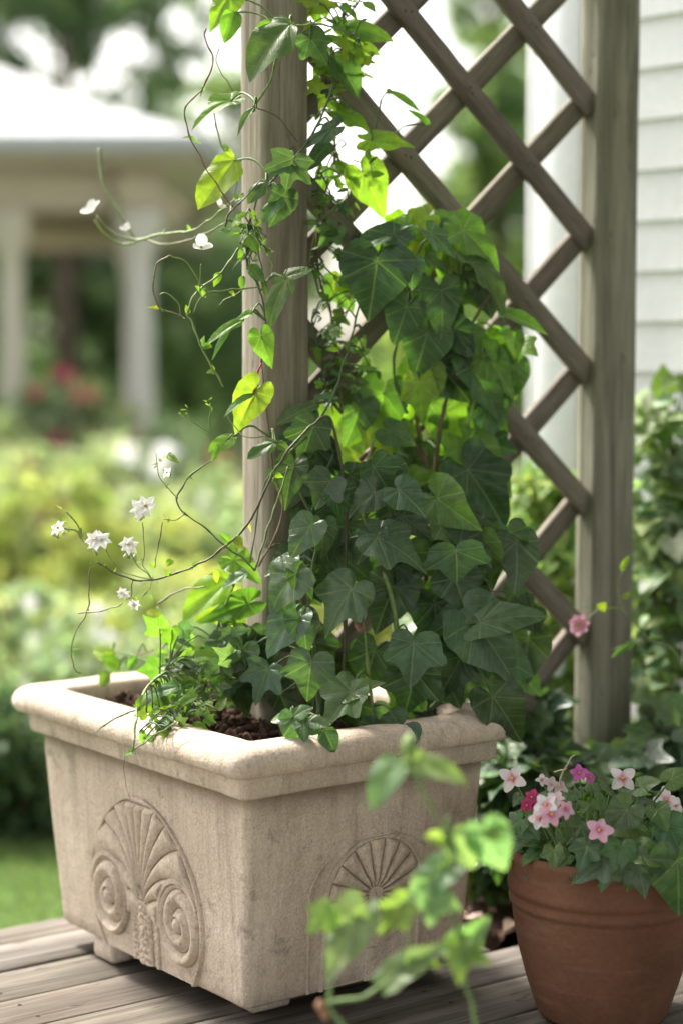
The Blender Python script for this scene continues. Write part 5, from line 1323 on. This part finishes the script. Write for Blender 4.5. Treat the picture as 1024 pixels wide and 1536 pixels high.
leafy('leafy_bush', 'tall grey green bush between the right post and the white siding', 'bush', [(1000, 650, 4.02, .10, .07, .13), (985, 760, 4.0, .10, .09, .13), (1010, 860, 3.95, .13, .10, .14), (985, 960, 3.92, .12, .10, .13), (1000, 1060, 3.9, .15, .10, .13), (1035, 720, 4.0, .08, .07, .2), (965, 880, 3.98, .07, .08, .2)], 720, (.025, .06), BG + [(.12, .2, .05)], rng, -.02)
leafy('leafy_bush', 'bright small leaved bush behind the lattice next to the right post', 'bush', [(800, 800, 4.2, .10, .08, .10), (840, 880, 4.15, .11, .09, .14), (790, 960, 4.1, .12, .10, .16), (850, 1020, 4.1, .12, .10, .14), (760, 860, 4.3, .1, .1, .16), (820, 740, 4.2, .07, .06, .05)], 1000, (.025, .055), [(.26, .37, .13), (.20, .31, .11), (.34, .43, .14)], rng, -.02,
      blossoms=[(808, 975, 3.98, .028, (.66, .72, .74), 22), (835, 1000, 3.98, .022, (.66, .72, .74), 16), (795, 1010, 4.0, .025, (.7, .74, .74), 14)])
leafy('ivy_plant', 'dark ivy mound behind the terracotta pot at the foot of the right post', 'ivy', [(800, 1165, 3.62, .10, .07, .09), (870, 1195, 3.60, .11, .06, .08), (960, 1185, 3.62, .13, .07, .09), (1020, 1150, 3.66, .12, .08, .12), (760, 1200, 3.62, .06, .06, .12), (830, 1210, 3.6, .12, .06, .10), (790, 1080, 3.7, .07, .06, .08)], 620, (.05, .09), [(.055, .10, .055), (.07, .13, .06), (.12, .20, .08)], rng, -.02, ('ivy', 'heart', 'five'), seg=(20, 2), mat_='leaf')
leafy('ivy_plant', 'dark ivy behind the back right corner of the planter', 'ivy', [(740, 1180, 3.85, .08, .08, .12), (720, 1280, 3.8, .06, .08, .08), (690, 1000, 4.0, .15, .1, .2), (800, 1290, 3.8, .10, .08, .07)], 330, (.04, .075), [(.05, .10, .05), (.07, .13, .055), (.14, .22, .07)], rng, -.02, ('ivy', 'heart'), seg=(16, 2), mat_='leaf')

# ------------------------------------------------------------------ camera, light
cam = bpy.data.cameras.new('camera'); co = bpy.data.objects.new('camera', cam); COL.objects.link(co)
co.location = (0, 0, CH); co.rotation_euler = (math.pi / 2 - PITCH, 0, 0)
cam.sensor_fit = 'VERTICAL'; cam.sensor_height = 36; cam.lens = F / 1536 * 36
cam.clip_start = .05; cam.clip_end = 500
cam.dof.use_dof = True; cam.dof.focus_distance = 3.12; cam.dof.aperture_fstop = 1.3; cam.dof.aperture_blades = 0
sc.camera = co
w = bpy.data.worlds.new('World'); sc.world = w; w.use_nodes = True; nt = w.node_tree; nt.nodes.clear(); g = N(nt)
SUN_EL, SUN_AZ = 50, -42     # azimuth measured from +Y towards +X
sky = g.n('ShaderNodeTexSky', sky_type='NISHITA'); sky.sun_disc = False; sky.sun_elevation = R(SUN_EL); sky.sun_rotation = R(SUN_AZ)
sky.dust_density = 4.0; sky.air_density = 1.0; sky.altitude = 100
hs = g.n('ShaderNodeHueSaturation'); hs.inputs['Saturation'].default_value = .35; g.l(sky.outputs[0], hs.inputs['Color'])
tint = g.mix(1.0, hs.outputs[0], (1.05, 1.0, .94), 'MULTIPLY')
bg = g.n('ShaderNodeBackground'); bg.inputs[1].default_value = .15; g.l(tint, bg.inputs[0])
ow = g.n('ShaderNodeOutputWorld'); g.l(bg.outputs[0], ow.inputs[0])
sl = bpy.data.lights.new('sun', 'SUN'); sl.energy = 3.6; sl.angle = R(9); sl.color = (1, .94, .84)
so = bpy.data.objects.new('sun', sl); COL.objects.link(so)
dirv = Vector((math.sin(R(SUN_AZ)) * math.cos(R(SUN_EL)), math.cos(R(SUN_AZ)) * math.cos(R(SUN_EL)), math.sin(R(SUN_EL))))
so.rotation_euler = (-dirv).to_track_quat('-Z', 'Y').to_euler(); so.location = dirv * 20
sc.view_settings.view_transform = 'Standard'; sc.view_settings.look = 'None'; sc.view_settings.gamma = 1; sc.view_settings.use_curve_mapping = False
sc.view_settings.exposure = 1.53
sc.cycles.max_bounces = 8; sc.cycles.transparent_max_bounces = 8; sc.cycles.sample_clamp_indirect = 6
sc.cycles.use_denoising = True
